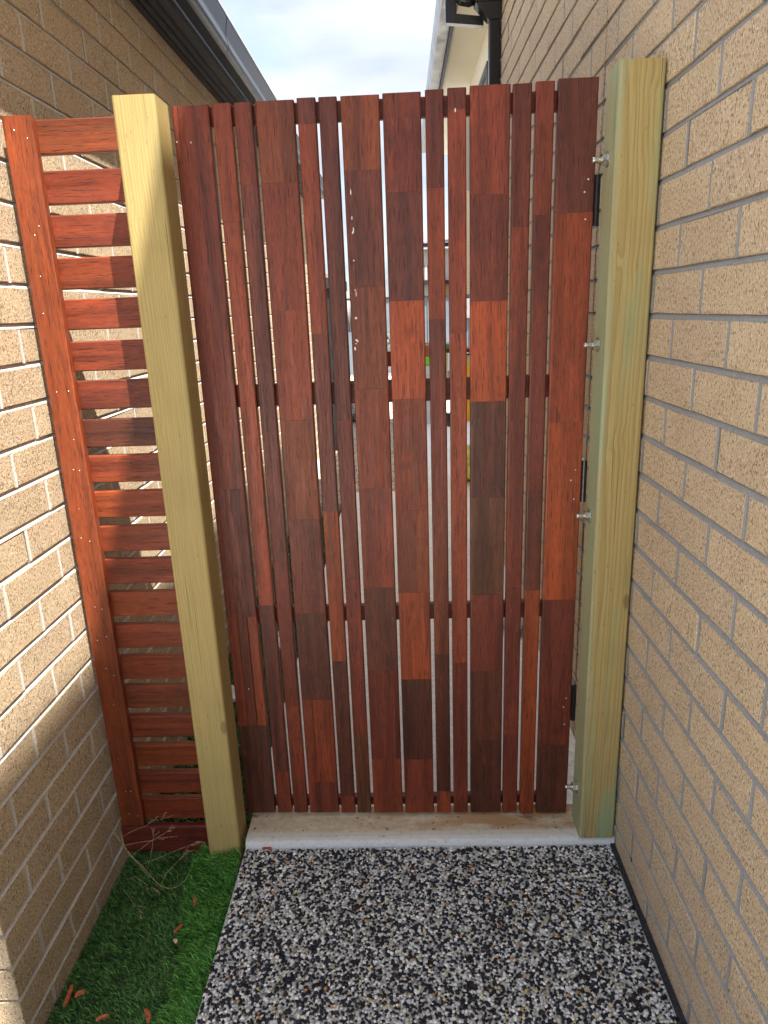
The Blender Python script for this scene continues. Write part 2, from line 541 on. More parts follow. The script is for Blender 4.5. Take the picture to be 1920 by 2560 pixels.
def rounded(x0, x1, y0, y1, r, n=3):
    """rounded rectangle outline, counter-clockwise"""
    out = []
    for cx, cy, a0 in ((x1 - r, y0 + r, -90), (x1 - r, y1 - r, 0), (x0 + r, y1 - r, 90), (x0 + r, y0 + r, 180)):
        for k in range(n + 1):
            a = math.radians(a0 + 90 * k / n)
            out.append((cx + r * math.cos(a), cy + r * math.sin(a)))
    return out
def front_rounded(x0, x1, y0, y1, r=0.003):
    """outline with the two front (low y) corners eased"""
    return [(x0, y0 + r), (x0 + r * 0.3, y0 + r * 0.3), (x0 + r, y0), (x1 - r, y0), (x1 - r * 0.3, y0 + r * 0.3), (x1, y0 + r), (x1, y1), (x0, y1)]

# ------------------------------------------------------------------ ground and paths (the setting)
XL, XR = -1.3777, 0.0
def turf_z(x):
    return float(np.interp(x, [-1.378, -1.2, -1.0], [-0.14, -0.10, -0.045]))

m = MB()
m.poly([(-400, -400, -0.30), (400, -400, -0.30), (400, 400, -0.30), (-400, 400, -0.30)], [(0, 1, 2, 3)])
tag(m.build('ground', M['ground']), kind='structure')
# aggregate path
m = MB()
m.box(-0.987, -0.013, -3.4, -0.0005, -0.22, -0.0022)
path = tag(m.build('path', M['matrix']), kind='structure')
m = MB()
m.box(-0.986, -0.014, -3.4, -1.32, -0.001, 0.0018)
tag(m.build('path_surface', M['agg_far']), kind='structure')
m = MB()
m.box(-7.0, 6.5, -12.0, -3.402, -0.25, 0.0)
tag(m.build('driveway', M['conc']), kind='structure')
m = MB()
m.box(-7.0, -1.62, -3.40, -0.9, -0.25, -0.02)
tag(m.build('pavement', M['conc']), kind='structure')
# expansion joint along the wall
m = MB()
m.box(-0.0125, -0.0012, -3.4, -0.001, -0.1, 0.0045)
tag(m.build('expansion_joint', M['foam']), kind='structure')
# concrete threshold with its rolled, painted front edge
m = MB()
prof = [(0.0, -0.10), (0.0, 0.004), (0.003, 0.011), (0.009, 0.017), (0.018, 0.0205), (0.035, 0.0215), (0.13, 0.022), (0.13, -0.10)]
n = len(prof)
xs = [-0.990, -0.93, -0.80, -0.65, -0.5, -0.35, -0.2, -0.0015]
vv, ff = [], []
for i, x in enumerate(xs):
    for (y, z) in prof:
        vv.append((x + (0.004 if (i == 0 and z > 0) else 0), y + 0.0012 * math.sin(9 * x), z))
for i in range(len(xs) - 1):
    for k in range(n):
        k2 = (k + 1) % n
        ff.append((i * n + k, (i + 1) * n + k, (i + 1) * n + k2, i * n + k2))
ff.append(tuple(range(n)))
ff.append(tuple((len(xs) - 1) * n + k for k in range(n))[::-1])
m.poly(vv, ff)
tag(m.build('threshold_slab', M['thresh']), kind='structure')
m = MB()
m.box(-0.990, -0.001, 0.1315, 1.40, -0.2, 0.0215)
m.box(-0.990, -0.001, 1.4045, 2.81, -0.2, 0.0215)
m.box(-0.990, -0.001, 2.8145, 3.70, -0.2, 0.0215)
m.box(-0.350, 3.5, 3.7045, 7.0, -0.2, 0.0215)
m.box(-0.350, 3.5, 7.0045, 12.0, -0.2, 0.0215)
tag(m.build('concrete_path', M['conc']), kind='structure')
m = MB()
m.box(-6.0, -0.351, 3.72, 13.9, -0.25, -0.004)
m.box(-1.3777, -0.992, 3.44, 3.719, -0.25, -0.006)
tag(m.build('pebble_bed', M['matrix']), kind='structure')
# soil under the turf
m = MB()
xs = [-1.70, -1.3777, -1.29, -1.2, -1.1, -1.0, -0.9885]
v = []
for y in (-3.4, 3.44):
    v += [(x, y, turf_z(x) - 0.012) for x in xs]
m.poly(v, [(i, i + 1, len(xs) + i + 1, len(xs) + i) for i in range(len(xs) - 1)])
tag(m.build('turf_base', M['soil']), kind='structure')

# ------------------------------------------------------------------ loose small geometry
def raw_mesh(name, verts, faces, tint, mat, parent=None, smooth=True, tri=True):
    """faces: (n,3) int array, tint: (n_vert,3)"""
    me = bpy.data.meshes.new(name)
    nv, nf = len(verts), len(faces)
    k = faces.shape[1]
    me.vertices.add(nv)
    og = np.array([verts[:, 0].mean(), verts[:, 1].mean(), verts[:, 2].min()])
    me.vertices.foreach_set('co', (verts - og).astype(np.float32).ravel())
    me.loops.add(nf * k)
    me.loops.foreach_set('vertex_index', faces.astype(np.int32).ravel())
    me.polygons.add(nf)
    me.polygons.foreach_set('loop_start', np.arange(0, nf * k, k, dtype=np.int32))
    me.polygons.foreach_set('use_smooth', np.full(nf, smooth))
    me.update(calc_edges=True)
    ca = me.color_attributes.new('tint', 'FLOAT_COLOR', 'POINT')
    ca.data.foreach_set('color', np.c_[tint, np.ones(nv)].astype(np.float32).ravel())
    me.materials.append(mat)
    o = bpy.data.objects.new(name, me)
    return link(o, tuple(og), parent)

PH = (1 + 5 ** 0.5) / 2
ICO_V = np.array([(-1, PH, 0), (1, PH, 0), (-1, -PH, 0), (1, -PH, 0), (0, -1, PH), (0, 1, PH), (0, -1, -PH), (0, 1, -PH), (PH, 0, -1), (PH, 0, 1), (-PH, 0, -1), (-PH, 0, 1)], float) / (1 + PH * PH) ** 0.5
ICO_F = np.array([(0, 11, 5), (0, 5, 1), (0, 1, 7), (0, 7, 10), (0, 10, 11), (1, 5, 9), (5, 11, 4), (11, 10, 2), (10, 7, 6), (7, 1, 8), (3, 9, 4), (3, 4, 2), (3, 2, 6), (3, 6, 8), (3, 8, 9), (4, 9, 5), (2, 4, 11), (6, 2, 10), (8, 6, 7), (9, 8, 1)])

def pebbles(name, x0, x1, y0, y1, step, size, zc, cols, probs, keep=None):
    gx = np.arange(x0, x1, step)
    gy = np.arange(y0, y1, step * 0.87)
    X, Y = np.meshgrid(gx, gy)
    X = X + (np.arange(len(gy)) % 2)[:, None] * step / 2
    X = X.ravel() + rng.uniform(-.42, .42, X.size) * step
    Y = Y.ravel() + rng.uniform(-.42, .42, Y.size) * step
    ok = (X > x0 + size * 0.5) & (X < x1 - size * 0.5) & (Y > y0) & (Y < y1 - size * 0.5)
    if keep is not None:
        ok &= keep(X, Y)
    X, Y = X[ok], Y[ok]
    N = len(X)
    S = size * rng.lognormal(0, 0.24, N).clip(0.55, 1.75)
    el = rng.uniform(0.68, 1.0, N)
    ang = rng.uniform(0, 2 * np.pi, N)
    base = np.repeat(ICO_V[None], N, 0) * rng.uniform(0.80, 1.16, (N, 12, 1))
    tw = rng.uniform(0, 2 * np.pi, N)
    bx = base[..., 0] * np.cos(tw)[:, None] - base[..., 1] * np.sin(tw)[:, None]
    by = base[..., 0] * np.sin(tw)[:, None] + base[..., 1] * np.cos(tw)[:, None]
    bx, by, bz = bx * S[:, None], by * (S * el)[:, None], base[..., 2] * (S * 0.42)[:, None]
    c, s = np.cos(ang)[:, None], np.sin(ang)[:, None]
    zz = zc + rng.uniform(-0.0016, 0.0010, N)[:, None] - (S * 0.25)[:, None]
    V = np.stack([X[:, None] + bx * c - by * s, Y[:, None] + bx * s + by * c, zz + bz], -1).reshape(-1, 3)
    F = (ICO_F[None] + (np.arange(N) * 12)[:, None, None]).reshape(-1, 3)
    cols = np.array(cols)
    pick = rng.choice(len(cols), N, p=probs)
    T = cols[pick] * rng.uniform(0.72, 1.22, (N, 1))
    T = np.repeat(T, 12, 0).clip(0, 0.9)
    return raw_mesh(name, V, F, T, M['pebble'])

AGG = [(0.016, 0.016, 0.020), (0.030, 0.031, 0.040), (0.52, 0.52, 0.50), (0.72, 0.71, 0.68), (0.24, 0.24, 0.23), (0.50, 0.38, 0.18), (0.50, 0.25, 0.09), (0.56, 0.52, 0.37)]
o = pebbles('path_pebbles', -0.986, -0.014, -1.32, -0.002, 0.0064, 0.0043, 0.0010, AGG, [.32, .19, .17, .20, .055, .02, .012, .033])
tag(o, kind='stuff')
FARP = [(0.52, 0.46, 0.37), (0.60, 0.56, 0.48), (0.40, 0.31, 0.22), (0.16, 0.13, 0.11), (0.50, 0.37, 0.24)]
o = pebbles('garden_pebbles', -1.30, -0.36, 3.46, 8.6, 0.019, 0.0125, 0.004, FARP, [.36, .34, .14, .06, .10], lambda X, Y: (Y > 3.73) | (X < -1.0))
tag(o, kind='stuff')

def turf(name, n, xf, yf, length, width, zoff, dark, lite, flow, seed, keep=None, shade=1.0):
    r = np.random.default_rng(seed)
    X = r.uniform(*xf, n)
    Y = r.uniform(*yf, n)
    if keep is not None:
        k = keep(X, Y)
        X, Y = X[k], Y[k]
    n = len(X)
    Z = np.interp(X, [-1.378, -1.2, -1.0], [-0.14, -0.10, -0.045]) - 0.012 + (zoff(X, Y) if callable(zoff) else zoff)
    L = length * r.uniform(0.6, 1.15, n)
    cl = np.sin(X * 31 + 3 * np.sin(Y * 9)) * np.cos(Y * 27 + 2 * np.sin(X * 17))
    a = r.uniform(0, 2 * np.pi, n) * 0.55 + flow + cl * 0.8
    lean = (r.uniform(0.25, 1.15, n)) * L
    dx, dy = np.cos(a) * lean, np.sin(a) * lean
    wx, wy = -np.sin(a) * width * 0.5, np.cos(a) * width * 0.5
    tw = r.uniform(-1.2, 1.2, n)
    wx, wy = wx * np.cos(tw) - wy * np.sin(tw), wx * np.sin(tw) + wy * np.cos(tw)
    up = np.sqrt(np.maximum(L ** 2 - (lean * 0.75) ** 2, (0.3 * L) ** 2))
    pts = []
    for t, w in ((0.0, 1.0), (0.55, 0.85), (1.0, 0.12)):
        cx, cy, cz = X + dx * t ** 1.7, Y + dy * t ** 1.7, Z + up * (t - 0.22 * t * t)
        pts.append(np.stack([cx - wx * w, cy - wy * w, cz], -1))
        pts.append(np.stack([cx + wx * w, cy + wy * w, cz], -1))
    V = np.stack(pts, 1).reshape(-1, 3)
    q = np.array([(0, 1, 3), (0, 3, 2), (2, 3, 5), (2, 5, 4)])
    F = (q[None] + (np.arange(n) * 6)[:, None, None]).reshape(-1, 3)
    t = r.beta(0.5, 1.15, (n, 1))
    T = np.array(dark)[None] * (1 - t) + np.array(lite)[None] * t
    dead = r.random(n) < 0.025
    T[dead] = (0.20, 0.18, 0.07)
    T = np.repeat(T, 6, 0)
    return raw_mesh(name, V, F, T, M['grass'], smooth=False)

LPX0, LPX1 = -1.088, -1.001            # left gate post
def not_post(X, Y):
    return ~((X > LPX0 - 0.006) & (X < LPX1 + 0.006) & (Y > -0.006) & (Y < 0.096))
GD, GL = (0.012, 0.048, 0.012), (0.18, 0.43, 0.09)
o = turf('turf', 62000, (-1.385, -0.992), (-1.15, 0.14), 0.021, 0.0023, 0.0, GD, GL, 1.9, 3, not_post)
tag(o, kind='stuff')
o = turf('turf_behind_gate', 26000, (-1.372, -0.995), (0.14, 3.44), 0.033, 0.0034, 0.0, GD, GL, 2.2, 4)
tag(o, kind='stuff')
# the loose strip of turf tucked up round the left post
def flap_z(X, Y):
    d = np.minimum(np.abs(Y + 0.0), 0.3)
    return 0.010 + 0.046 * np.exp(-(d / 0.085) ** 2) * (X > -1.16)
def flap_keep(X, Y):
    edge = -1.095 + 0.018 * np.sin(Y * 14) + 0.03 * np.clip((Y + 0.25) / 0.25, 0, 1) * -1
    return not_post(X, Y) & (X > edge)
o = turf('turf_flap', 26000, (-1.15, -0.994), (-1.15, 0.055), 0.024, 0.0024, flap_z, (0.035, 0.14, 0.022), (0.22, 0.56, 0.10), 2.6, 5, flap_keep)
tag(o, kind='stuff')

# ------------------------------------------------------------------ brickwork
CP, CR = Vector(CAM_P), Euler(CAM_R).to_matrix()
def screen(p):
    q = CR.transposed() @ (Vector(p) - CP)
    if q.z > -0.05:
        return None
    f = 1727.96
    return (960 + f * q.x / -q.z, 1280 - f * q.y / -q.z, -q.z)

BH, BL, CH = 0.0755, 0.230, 0.086
def brick_mb(L, seed, flip=False):
    """one brick, its face on the x=0 plane looking to -x, centred on y and z; chipped arris on the face"""
    r = random.Random(seed)
    hy, hz, d, c = L / 2, BH / 2, 0.105, 0.0016
    j = lambda s: r.uniform(-s, s)
    back = [(d, -hy, -hz), (d, hy, -hz), (d, hy, hz), (d, -hy, hz)]
    def ring(x, sh):
        pts = []
        for a, b in ((0, 1), (1, 2), (2, 3), (3, 0)):
            cs = [(-hy, -hz), (hy, -hz), (hy, hz), (-hy, hz)]
            (y0, z0), (y1, z1) = cs[a], cs[b]
            for t in (0.0, 0.5):
                y, z = y0 + (y1 - y0) * t, z0 + (z1 - z0) * t
                pts.append((x, y - math.copysign(sh, y) * (abs(y) > 0.3 * hy) + j(0.0008), z - math.copysign(sh, z) * (abs(z) > 0.3 * hz) + j(0.0008)))
        return pts
    mid = ring(c, 0.0)
    fr = ring(0.0, c * 1.1)
    v = back + mid + fr
    F = []
    for k in range(8):
        k2 = (k + 1) % 8
        F.append((4 + k, 4 + k2, 12 + k2, 12 + k))
    for k in range(4):
        F.append((k, (k + 1) % 4, 4 + (2 * k + 2) % 8, 4 + 2 * k + 1, 4 + 2 * k))
    F.append(tuple(range(12, 20)))
    if flip:
        v = [(-x, y, z) for x, y, z in v]
    return MB().poly(v, [f[::-1] if not flip else f for f in F])

_brick_mesh = {}
def brick_mesh(L, face, var):
    key = (round(L, 3), face, var)
    if key not in _brick_mesh:
        b = brick_mb(L, hash(key) & 0xffff)
        if face == '+x':
            b.v = [(-x, -y, z) for x, y, z in b.v]
        elif face == '-y':
            b.v = [(y, x, z) for x, y, z in b.v]
            b.f = [f[::-1] for f in b.f]
        me = b.mesh('brick')
        me.materials.append(M['brick'])
        _brick_mesh[key] = me
    return _brick_mesh[key]

def spans(s0, s1, first, step=0.24, joint=0.010):
    """brick intervals between s0 and s1 for perpends at first + n*step"""
    k = math.ceil((s0 - first) / step + 1e-6)
    cuts, p = [], first + k * step
    while p < s1 - 0.004:
        if p > s0 + 0.012:
            cuts.append(p)
        p += step
    e = [s0 - joint / 2] + cuts + [s1 + joint / 2]
    return [(a + joint / 2, b - joint / 2) for a, b in zip(e[:-1], e[1:]) if b - a > joint + 0.012], cuts

def wall_face(face, plane, s0, s1, rows, perp, mort, skip=None, deep=1.0):
    """mortar (bed beads and perpends) into mort, returns the list of bricks (L, centre, face)"""
    sgn = {'-x': -1, '+x': 1, '-y': -1}[face]
    out = []
    def P(s, d, z):                         # s along the wall, d depth outwards from the face
        return (plane + sgn * d, s, z) if face[1] == 'x' else (s, plane + sgn * d, z)
    def quad(a, b, c, d):
        f = (0, 1, 2, 3) if face in ('+x',) else (3, 2, 1, 0)
        mort.poly([a, b, c, d], [f if face != '-y' else f[::-1]])
    for (zb, pf, sa, sb) in rows:           # zb: underside of the brick
        bs, cuts = spans(sa, sb, pf)
        for (a, b) in bs:
            if skip and skip((a + b) / 2, zb):
                continue
            out.append((b - a, P((a + b) / 2, rnd.gauss(0, 0.0007), zb + BH / 2), face))
        # rolled bed joint above this course
        arc = [(z_, d_ * deep) for z_, d_ in ((-0.0056, -0.0002), (-0.0035, -0.0016), (0.0, -0.0033), (0.0032, -0.0050), (0.0048, -0.0068), (0.0056, -0.0068))]
        zc = zb + BH + 0.005
        pts = [(z, d) for z, d in arc]
        n = max(1, int((sb - sa) / 0.12))
        for i in range(n):
            a, b = sa + (sb - sa) * i / n, sa + (sb - sa) * (i + 1) / n
            for (z1, d1), (z2, d2) in zip(pts[:-1], pts[1:]):
                quad(P(a, d1, zc + z1), P(b, d1, zc + z1), P(b, d2, zc + z2), P(a, d2, zc + z2))
        for c in cuts:
            quad(P(c - 0.0062, -0.0004, zb - 0.001), P(c, -0.0012, zb - 0.001), P(c, -0.0012, zb + BH + 0.001), P(c - 0.0062, -0.0004, zb + BH + 0.001))
            quad(P(c, -0.0012, zb - 0.001), P(c + 0.0062, -0.0004, zb - 0.001), P(c + 0.0062, -0.0004, zb + BH + 0.001), P(c, -0.0012, zb + BH + 0.001))
    return out

def brick_score(b):
    L, c, face = b
    if abs(c[0]) > 3 or c[1] < CP.y + 0.05:
        pass
    s = screen(c)
    if s is None:
        return 0
    u, v, d = s
    out = max(0, -u - 120, u - 2040, -v - 120, v - 2680)
    n = {'-x': Vector((-1, 0, 0)), '+x': Vector((1, 0, 0)), '-y': Vector((0, -1, 0))}[face]
    to = (CP - Vector(c))
    cosv = to.normalized().dot(n)
    if cosv <= 0:
        return 0
    a = L * BH * cosv / d ** 2
    if c[1] > 0.12 and c[2] < 1.79 and c[0] < 0.01:
        a *= 0.12                            # behind the gate: seen only through the gaps
    return a / (1 + out)

def lay(house, wall, bricks):
    bricks = sorted(bricks, key=brick_score, reverse=True)
    for (L, c, face) in bricks[:300]:
        o = bpy.data.objects.new('brick', brick_mesh(L, face, rnd.randrange(5)))
        link(o, c, wall)
        o.rotation_euler = (rnd.gauss(0, 0.0018), rnd.gauss(0, 0.004), rnd.gauss(0, 0.0022))
    rest = MB()
    for (L, c, face) in bricks[300:]:
        me = brick_mesh(L, face, rnd.randrange(5))
        rest.poly([(v.co.x + c[0], v.co.y + c[1], v.co.z + c[2]) for v in me.vertices], [tuple(p.vertices) for p in me.polygons])
    if rest.v:
        tag(rest.build('brickwork', M['brick'], house), kind='stuff')

# --- right-hand house
rh = empty('brick_house', (0.0, 0.0, 0.0), 'tan brick house on the right with grey mortar, close to the hinge post', 'house')
mort = MB()
# core behind the bricks, cut at the movement joint
mort.box(0.0085, 0.24, -2.082, 0.4585, -0.3, 4.70)
mort.box(0.0085, 0.24, 0.4705, 2.428, -0.3, 4.70)
rows = []
Z0R = 1.35                                    # bed joint 0 on the right wall
for k in range(-38, 18):
    zb = Z0R - CH * k + 0.005                 # brick standing on joint k (row k)
    pf = 0.0 if k % 2 == 0 else 0.12
    if zb > 4.6:
        continue
    rows.append((zb, pf, -2.08, 0.4590))
    rows.append((zb, pf, 0.4700, 2.425))
bl = wall_face('-x', 0.0, -2.08, 2.425, rows, None, mort, deep=0.85)
wr = mort.build('wall', M['mortar_grey'], rh)
lay(rh, wr, bl)
m = MB(); m.box(0.004, 0.20, 0.4600, 0.4690, -0.3, 4.6)
m.build('movement_joint', M['foam'], rh)
m = MB(); m.box(-0.001, 0.22, -2.088, -2.0835, -0.3, 4.70)
m.build('end_wall', M['brick'], rh)
# eave and gutter over the passage (out of the picture, it casts the shade)
m = MB(); m.prism([(-0.06, 4.68), (-0.06, 4.77), (-0.045, 4.77), (-0.045, 4.695), (0.06, 4.695), (0.06, 4.77), (0.075, 4.77), (0.075, 4.70), (0.075, 4.68)], 'y', -2.09, 2.43)
m.build('upper_gutter', M['charcoal'], rh)
m = MB(); m.poly([(0.02, -2.06, 4.78), (0.02, 2.5, 4.78), (6, 2.5, 7.1), (6, -2.06, 7.1)], [(0, 1, 2, 3)])
m.poly([(0.02, -2.06, 4.74), (0.02, 2.5, 4.74), (6, 2.5, 7.06), (6, -2.06, 7.06)], [(3, 2, 1, 0)])
m.build('upper_roof', M['tile'], rh)
m = MB(); m.box(0.25, 6.0, -2.05, 2.42, -0.3, 4.70)
m.build('house_body', M['brick'], rh)
# weep hole with its red plug
m = MB(); m.box(-0.0012, 0.004, -0.1262, -0.1185, 0.0615, 0.0690)
m.build('weep_plug', M['redmark'], rh)
# lower wing: cream wall, window, soffit, gutter
m = MB(); m.box(0.012, 0.20, 2.431, 4.10, 2.06, 2.905)
m.box(0.012, 0.20, 2.431, 4.10, -0.3, 2.055)
m.build('cream_wall', M['cream'], rh)
win = MB()
win.box(0.0, 0.03, 2.98, 3.02, 2.10, 2.72); win.box(0.0, 0.03, 3.98, 4.02, 2.10, 2.72)
win.box(0.0, 0.03, 3.02, 3.98, 2.68, 2.72); win.box(0.0, 0.03, 3.02, 3.98, 2.10, 2.14); win.box(0.002, 0.028, 3.48, 3.51, 2.14, 2.68)
w_o = win.build('window', M['frame'], rh)
m = MB(); m.box(0.009, 0.0115, 3.02, 3.98, 2.14, 2.68)
m.build('pane', M['dark_glass'], w_o)
m = MB(); m.box(-0.02, 0.012, 4.02, 4.10, 2.20, 2.71)
m.build('window_trim', M['cream'], rh)
m = MB(); m.box(-0.185, 0.25, 2.20, 6.4, 2.905, 2.925)
m.build('soffit', M['cream'], rh)
m = MB(); m.box(-0.200, -0.187, 2.20, 6.4, 2.885, 3.06)
m.build('fascia', M['charcoal_m'], rh)
m = MB(); m.prism([(-0.203, 2.93), (-0.203, 3.045), (-0.208, 3.045), (-0.208, 2.945), (-0.262, 2.945), (-0.268, 2.99), (-0.268, 3.06), (-0.262, 3.066), (-0.262, 3.072), (-0.276, 3.072), (-0.276, 2.98), (-0.266, 2.93)], 'y', 2.20, 6.4)
m.build('gutter', M['galv'], rh)
m = MB(); m.poly([(-0.21, 2.2, 3.08), (-0.21, 6.4, 3.08), (4, 6.4, 4.7), (4, 2.2, 4.7)], [(0, 1, 2, 3)])
m.build('lower_roof', M['tile'], rh)
# downpipe with rain head and the offset from the gutter
dp = MB()
dp.prism(rounded(-0.060, -0.004, 2.372, 2.422, 0.006), 'z', 0.03, 2.80)
dpo = dp.build('downpipe', M['black'], rh)
m = MB(); m.poly([(-0.128, 2.345, 2.78), (-0.004, 2.345, 2.78), (-0.004, 2.428, 2.78), (-0.128, 2.428, 2.78), (-0.066, 2.365, 2.715), (-0.004, 2.365, 2.715), (-0.004, 2.426, 2.715), (-0.066, 2.426, 2.715)],
                 [(4, 5, 6, 7)[::-1], (0, 1, 5, 4)[::-1], (1, 2, 6, 5)[::-1], (2, 3, 7, 6)[::-1], (3, 0, 4, 7)[::-1], (0, 1, 2, 3)])
m.box(-0.131, -0.002, 2.342, 2.4285, 2.782, 2.96)
m.build('rain_head', M['black'], dpo)
m = MB()
m.prism(rounded(-0.268, -0.214, 2.435, 2.475, 0.004), 'z', 2.735, 2.944)
m.prism([(-0.266, 2.732), (-0.080, 2.712), (-0.080, 2.752), (-0.266, 2.775)], 'y', 2.436, 2.474)
m.build('offset_pipe', M['black'], dpo)
m = MB(); m.tube([(-0.215, 2.44, 2.85), (-0.19, 2.44, 2.822), (-0.155, 2.44, 2.815), (-0.11, 2.44, 2.825)], 0.022, 10)
m.build('elbow', M['black'], dpo)
for z in (0.55, 2.30):
    m = MB(); m.box(-0.0635, 0.0, 2.3685, 2.4255, z, z + 0.022)
    m.build('pipe_strap', M['black'], dpo)

# --- left-hand house
lh = empty('brick_house', (-1.60, 2.0, -0.2), 'sunlit tan brick house on the left with dark eave and gutter', 'house')
mort = MB()
mort.box(-1.62, XL - 0.0085, -0.4195, 5.40, -0.30, 2.375)
mort.box(-2.9, -1.621, -0.4195, -0.20, -0.30, 2.375)
bl = []
rows, frow = [], []
ZL = 0.947
Y_END = -0.428
for k in range(-16, 14):                       # row k stands on joint k
    zb = ZL - CH * k + 0.005
    full = (k % 2 == 0)
    pf = -0.197 if full else -0.077
    rows.append((zb, pf, Y_END, 5.40))
    if full:                                   # header on the street face, then stretchers
        frow.append((zb, XL - 0.110 - 0.005, -2.9, XL - 0.110 - 0.010))
    else:
        frow.append((zb, XL - 0.235, -2.9, XL - 0.0005))
bl += wall_face('+x', XL, Y_END, 5.40, rows, None, mort, deep=1.15)
# the street face; every other course the corner brick of the side already shows its end here
bl += wall_face('-y', Y_END, -2.9, XL, [(zb, pf, a, b if abs(b - XL) > 0.05 else XL - 0.112) for zb, pf, a, b in frow], None, mort)
wl = mort.build('wall', M['mortar_pale'], lh)
# quoins need their own end face: blocks with a full return
lay(lh, wl, bl)
m = MB(); m.box(-2.9, XL - 0.004, -0.424, 5.40, -0.42, ZL - CH * 13 - 0.002)
m.build('footing', M['conc_d'], lh)
m = MB(); m.box(-6.0, -1.625, -0.195, 5.38, -0.3, 2.38)
m.build('house_body', M['brick'], lh)
Y0, Y1 = -1.3, 5.5
# eave mouldings stepping out from the wall, then the gutter
m = MB(); m.prism([(-1.46, 2.372), (-1.352, 2.370), (-1.352, 2.384), (-1.344, 2.384), (-1.344, 2.366), (-1.330, 2.366), (-1.326, 2.378), (-1.318, 2.371), (-1.300, 2.371), (-1.296, 2.384), (-1.268, 2.386), (-1.268, 2.44), (-1.46, 2.44)], 'y', Y0, Y1)
m.build('soffit', M['charcoal_m'], lh)
m = MB(); m.box(-1.2675, -1.258, Y0, Y1, 2.372, 2.52)
m.build('fascia', M['charcoal_m'], lh)
g = [(-1.256, 2.405), (-1.212, 2.398), (-1.204, 2.402), (-1.196, 2.410), (-1.192, 2.420), (-1.192, 2.427), (-1.1955, 2.442), (-1.2000, 2.454), (-1.1995, 2.462), (-1.1935, 2.495), (-1.1885, 2.522), (-1.187, 2.530), (-1.191, 2.537), (-1.200, 2.537), (-1.206, 2.53), (-1.211, 2.47), (-1.25, 2.418)]
m = MB(); m.prism(g, 'y', Y0, Y1, smooth=False)
m.build('gutter', M['charcoal'], lh)
m = MB(); m.prism([(-1.1875, 2.5285), (-1.1855, 2.5285), (-1.1855, 2.5335), (-1.1875, 2.5335)], 'y', Y0, Y1)
m.build('gutter_bead', M['white'], lh)
m = MB(); m.prism([(gx + (0.0015 if gx > -1.21 else 0), gz) for gx, gz in g], 'y', 1.66, 1.70)
m.build('gutter_joiner', M['charcoal'], lh)
m = MB(); m.poly([(-1.25, Y0, 2.53), (-1.25, Y1, 2.53), (-6, Y1, 4.45), (-6, Y0, 4.45)], [(0, 1, 2, 3)])
m.poly([(-1.27, Y0, 2.50), (-1.27, Y1, 2.50), (-6, Y1, 4.41), (-6, Y0, 4.41)], [(3, 2, 1, 0)])
m.build('roof', M['tile'], lh)
m = MB(); m.box(-1.46, -1.269, 5.502, 5.56, 2.365, 2.50)
m.build('eave_end', M['cream'], lh)

# ------------------------------------------------------------------ gate posts
HX = lambda z: z
lp = MB(); lp.prism(rounded(LPX0, LPX1, 0.0, 0.090, 0.007, 3), 'z', -0.30, 1.806, smooth=False)
lpo = lp.build('gate_post', M['pine_l'])
tag(lpo, 'yellow treated pine post standing in the turf between slatted panel and gate', 'post', 'treated pine gate posts')
rp = MB(); rp.prism(rounded(-0.0945, -0.0045, 0.0, 0.090, 0.006, 3), 'z', 0.0222, 1.826, smooth=False)
rpo = rp.build('gate_post', M['pine_r'])
tag(rpo, 'greenish treated pine post bolted to the right brick wall, carrying the gate', 'post', 'treated pine gate posts')

def hexa(cy, cz, r, a0=0.3):
    return [(cy + r * math.cos(a0 + k * math.pi / 3), cz + r * math.sin(a0 + k * math.pi / 3)) for k in range(6)]
for i, (z, y) in enumerate(((1.661, 0.050), (1.291, 0.050), (0.897, 0.052), (0.146, 0.046))):
    m = MB()
    pts = []
    x = -0.0945
    nt = 9
    for q in range(nt + 1):                   # threaded end: alternating crest and root
        pts.append(((x - 0.0005 - 0.031 * q / nt, y, z), 0.0064 if q % 2 else 0.0058))
    m.tube([p for p, _ in pts], [r for _, r in pts], 10)
    bo = m.build('anchor_bolt', M['steel'], rpo)
    m = MB(); m.prism(hexa(y, z, 0.0125, 0.2 + i), 'x', x - 0.0135, x - 0.0030)
    m.build('nut', M['steel'], bo)
    m = MB(); m.prism([(y + 0.0155 * math.cos(a), z + 0.0155 * math.sin(a)) for a in np.linspace(0, 2 * math.pi, 15)[:-1]], 'x', x - 0.0028, x - 0.0004)
    m.build('washer', M['steel'], bo)

